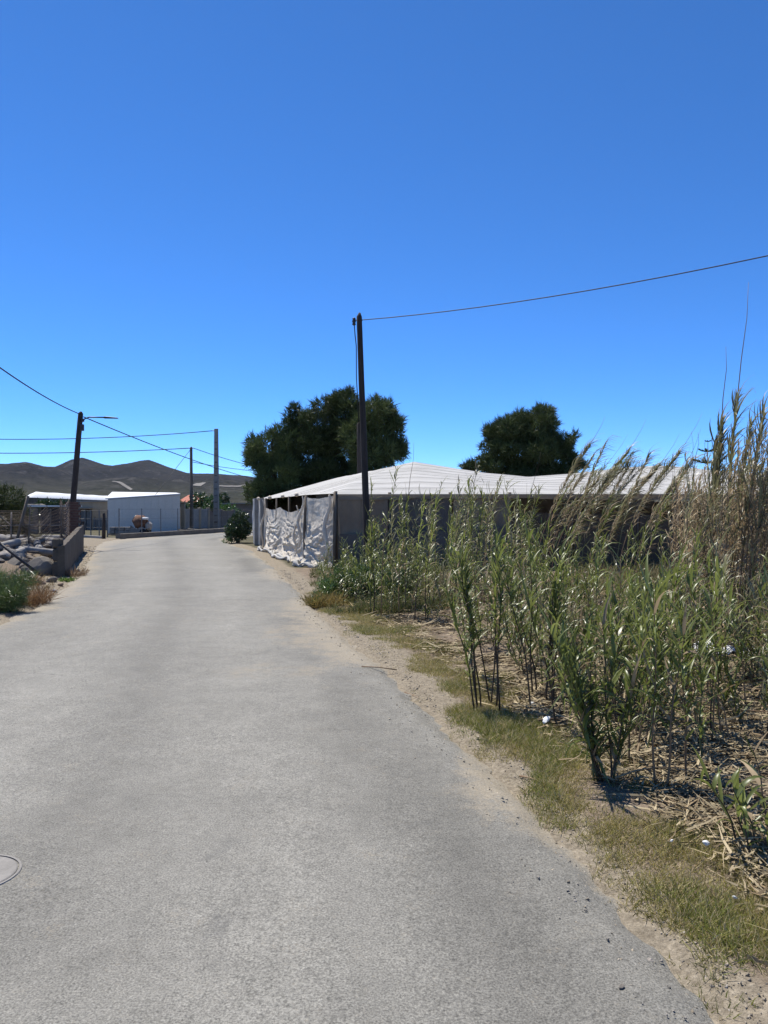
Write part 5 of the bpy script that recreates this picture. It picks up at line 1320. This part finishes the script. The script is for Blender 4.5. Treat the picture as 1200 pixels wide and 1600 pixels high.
for (px, py, lab) in ((12, 956, 'bushy green weed at the left edge of the lane'), (-30, 948, 'second green weed cut off by the left frame edge')):
    x, y = gp(px, py); B_ = gz(x, y)
    bs_ = [(x + U(-.34, .34), y + U(-.2, .2), B_ + U(.05, .48), U(.09, .17), U(.09, .17), U(.1, .2)) for k in range(16)]
    bush('green_weed', (x, y, B_), bs_, lab, 330, .13, .0035, 'bush_leaf', 'weed', 12, (2.7, 2.1, 1.7), .5, 5, None, .6)
tuft('dry_weed', *gp(48, 944), .26, .5, 1500, .004, ((.22, .12, .055), (.3, .19, .1)), 'reddish brown dry weed beside the green weed', lean=.7)
tuft('dry_weed', *gp(18, 918), .5, .5, 1600, .005, ((.26, .17, .08), (.2, .16, .06)), 'tangled dry stalks behind the green weed', lean=.7)
tuft('leafy_weed', *gp(104, 908), .16, .16, 300, .012, ((.12, .2, .04), (.16, .24, .05)), 'small bright green weed at the near end of the cement wall', lean=.9)
tuft('dry_weed', *gp(113, 900), .3, .3, 700, .006, ((.2, .13, .08), (.28, .2, .12)), 'dry brown weed along the foot of the cement wall', lean=.7)
tuft('grass_tuft', *gp(404, 878), .22, .12, 400, .006, ((.14, .17, .06), (.2, .2, .08)), 'low green tuft on the dirt in front of the sheets', 'grass tuft', lean=1.1)
for i, (px, py) in enumerate(((1015, 1500), (1060, 1532), (1020, 1483))):
    tuft('pale_tuft', *gp(px, py), .045, .05, 90, .0022, ((.3, .3, .12), (.4, .36, .2)), ['pale tuft growing through the asphalt edge, middle of three', 'pale tuft growing through the asphalt edge, lowest of three', 'pale tuft growing through the asphalt edge, uppermost of three'][i], 'grass tuft', 1.2)

# ------------------------------------------------------------------ litter and loose stones on the right verge
def flake(name, px, py, s, label, cat, mat='white_plastic', zup=.05, seed=1):
    x, y = gp(px, py); o = obj(name, rock_mesh(name, (s, s * .8, s * .45), seed), MAT[mat]); o.location = (x, y, gz(x, y) + zup); o.rotation_euler = (.5, .3, seed)
    return tag(o, label, cat)
flake('crumpled_cup', 853, 1140, .045, 'crushed white cup caught in leaves at the grass edge', 'litter', zup=.07, seed=4)
flake('plastic_scrap', 1105, 1330, .02, 'white plastic scrap under the low shoots at right', 'litter', zup=.03, seed=6)
flake('plastic_scrap', 1150, 1414, .014, 'small white scrap in the grass near the right frame edge', 'litter', zup=.03, seed=8)
flake('plastic_scrap', 1050, 1325, .012, 'tiny white scrap in the grass left of the low shoots', 'litter', zup=.03, seed=10)
flake('plastic_scrap', 832, 1108, .03, 'white scrap at the foot of the dark-stemmed canes', 'litter', zup=.03, seed=12)
def rag(px, py, sx, sy, label, seed):
    x, y = gp(px, py); U_, V_ = np.meshgrid(np.linspace(-1, 1, 16), np.linspace(-1, 1, 12), indexing='ij')
    xx = U_ * sx * (1 - .2 * V_ ** 2) + .05 * fbm(U_ * 3, V_ * 3, seed, 2); yy = V_ * sy; zz_ = .03 + .12 * fbm(U_ * 2.5 + seed, V_ * 2.5, seed + 1, 3) * (1 - .6 * U_ ** 2)
    o = obj('plastic_sheet', np_mesh('plastic_sheet', np.stack([xx, yy, zz_], -1).reshape(-1, 3), gridF(16, 12)[:, ::-1], True), MAT['white_plastic']); o.location = (x, y, gz(x, y)); tag(o, label, 'plastic sheet')
rag(1115, 1030, .22, .3, 'torn white plastic sheet on the ground at the foot of the thicket', 3)
rag(1185, 1040, .2, .25, 'white plastic sheet scrap near the right frame edge before the thicket', 7)
for i in range(30):
    py = 900 + 690 * RND.random() ** .8; d = CAMH * FPX / (py - HOR); x = float(xr(d)) + RND.uniform(-.35, .14); s = RND.uniform(.003, .009) * (1 + d * .08)
    rock('road_pebble', (x, d, surf_z(x, d) + s * .15), (s * 1.3, s, s * .7), RND.choice(['rock', 'concrete_dark', 'rock']), 'small loose pebble along the sandy edge of the lane', 'pebble', 100 + i, RND.uniform(0, 3), 'pebbles at the lane edge')
for (px0, py0, px1, py1, lab) in ((632, 1075, 672, 1094, 'bare pale twig lying on the sand of the lane edge'), (812, 1213, 845, 1223, 'short twig on the sand beside a pale pebble'), (565, 1045, 620, 1050, 'thin dark twig at the border of sand and grass')):
    x, y = gp(px0, py0); x1, y1 = gp(px1, py1)
    o = MB().tube([(0, 0, .012), ((x1 - x) * .5, (y1 - y) * .5, .02), (x1 - x, y1 - y, .01)], .006, 6).build('twig', MAT['stem_brown'], None, True); o.location = (x, y, surf_z(x, y)); tag(o, lab, 'twig')

n = 7000; y_ = 2.2 + 18 * NR.random(n) ** 1.7; xg = xr(y_) + NR.normal(size=n) * .16 - .02
y2 = 11 + 22 * NR.random(2500); x2 = xl(y2) - np.abs(NR.normal(size=2500)) * .5 + .15
xg = np.concatenate([xg, x2]); y_ = np.concatenate([y_, y2]); n = len(xg)
sz = (.002 + .006 * NR.random(n) ** 3) * (1 + y_ * .07)
zc = np.array([surf_z(a, b) for a, b in zip(xg, y_)])
tet = np.array([[1, 0, -.4], [-.5, .87, -.4], [-.5, -.87, -.4], [0, 0, .8]]); ang = NR.random(n) * 6.28
ca, sa = np.cos(ang), np.sin(ang); jit = NR.normal(size=(n, 4, 3)) * .3
T4 = (tet[None] + jit) * sz[:, None, None]
V = np.stack([T4[..., 0] * ca[:, None] - T4[..., 1] * sa[:, None] + xg[:, None], T4[..., 0] * sa[:, None] + T4[..., 1] * ca[:, None] + y_[:, None], T4[..., 2] + zc[:, None] + sz[:, None] * .2], -1).reshape(-1, 3)
k4 = np.arange(n)[:, None] * 4; F = np.concatenate([k4 + np.array([[0, 1, 3]]), k4 + np.array([[1, 2, 3]]), k4 + np.array([[2, 0, 3]]), k4 + np.array([[0, 2, 1]])])
tn = (.5 + .8 * NR.random((n, 1))) * np.where(NR.random((n, 1)) < .55, np.array([[.36, .31, .24]]), np.array([[.26, .24, .21]]))
o = obj('gravel', np_mesh('gravel', V, [F], False, np.repeat(tn, 4, 0)), MAT['straw']); tag(o, 'fine loose gravel crumbled along both edges of the lane', 'gravel', None, 'stuff')

# ------------------------------------------------------------------ thin air between the camera and the hills
hm = bpy.data.materials.new('air_haze'); hm.use_nodes = True; hn = hm.node_tree; hn.nodes.clear()
ho = hn.nodes.new('ShaderNodeOutputMaterial'); pv = hn.nodes.new('ShaderNodeVolumePrincipled')
pv.inputs['Color'].default_value = (0.82, 0.9, 1.0, 1); pv.inputs['Density'].default_value = 0.000028; pv.inputs['Anisotropy'].default_value = 0.2
hn.links.new(pv.outputs[0], ho.inputs['Volume'])
o = MB().box((0, 0, 0), (9300, 9300, 210)).build('haze', hm); o.location = (0, 0, 102)
tag(o, 'thin clear air over the plain and hills', 'haze', None, 'stuff')

# ------------------------------------------------------------------ ordinal labels for small groups of look-alikes
ORD = ['leftmost', 'second from the left', 'third from the left', 'fourth from the left', 'fifth from the left', 'sixth from the left', 'seventh from the left', 'eighth from the left', 'ninth from the left', 'tenth from the left', 'eleventh from the left', 'twelfth from the left', 'thirteenth from the left', 'fourteenth from the left', 'fifteenth from the left', 'sixteenth from the left', 'seventeenth from the left', 'eighteenth from the left', 'nineteenth from the left']
bylab = {}
for o in bpy.data.objects:
    if o.parent is None and 'group' in o.keys() and 'label' in o.keys(): bylab.setdefault((o['group'], o['label']), []).append(o)
for (g, lab), os_ in bylab.items():
    if 1 < len(os_) <= len(ORD):
        os_.sort(key=lambda q: q.location.x / max(q.location.y, .1))
        for k, q in enumerate(os_): q['label'] = lab + ', ' + (ORD[k] if k < len(os_) - 1 or k == 0 else 'rightmost')
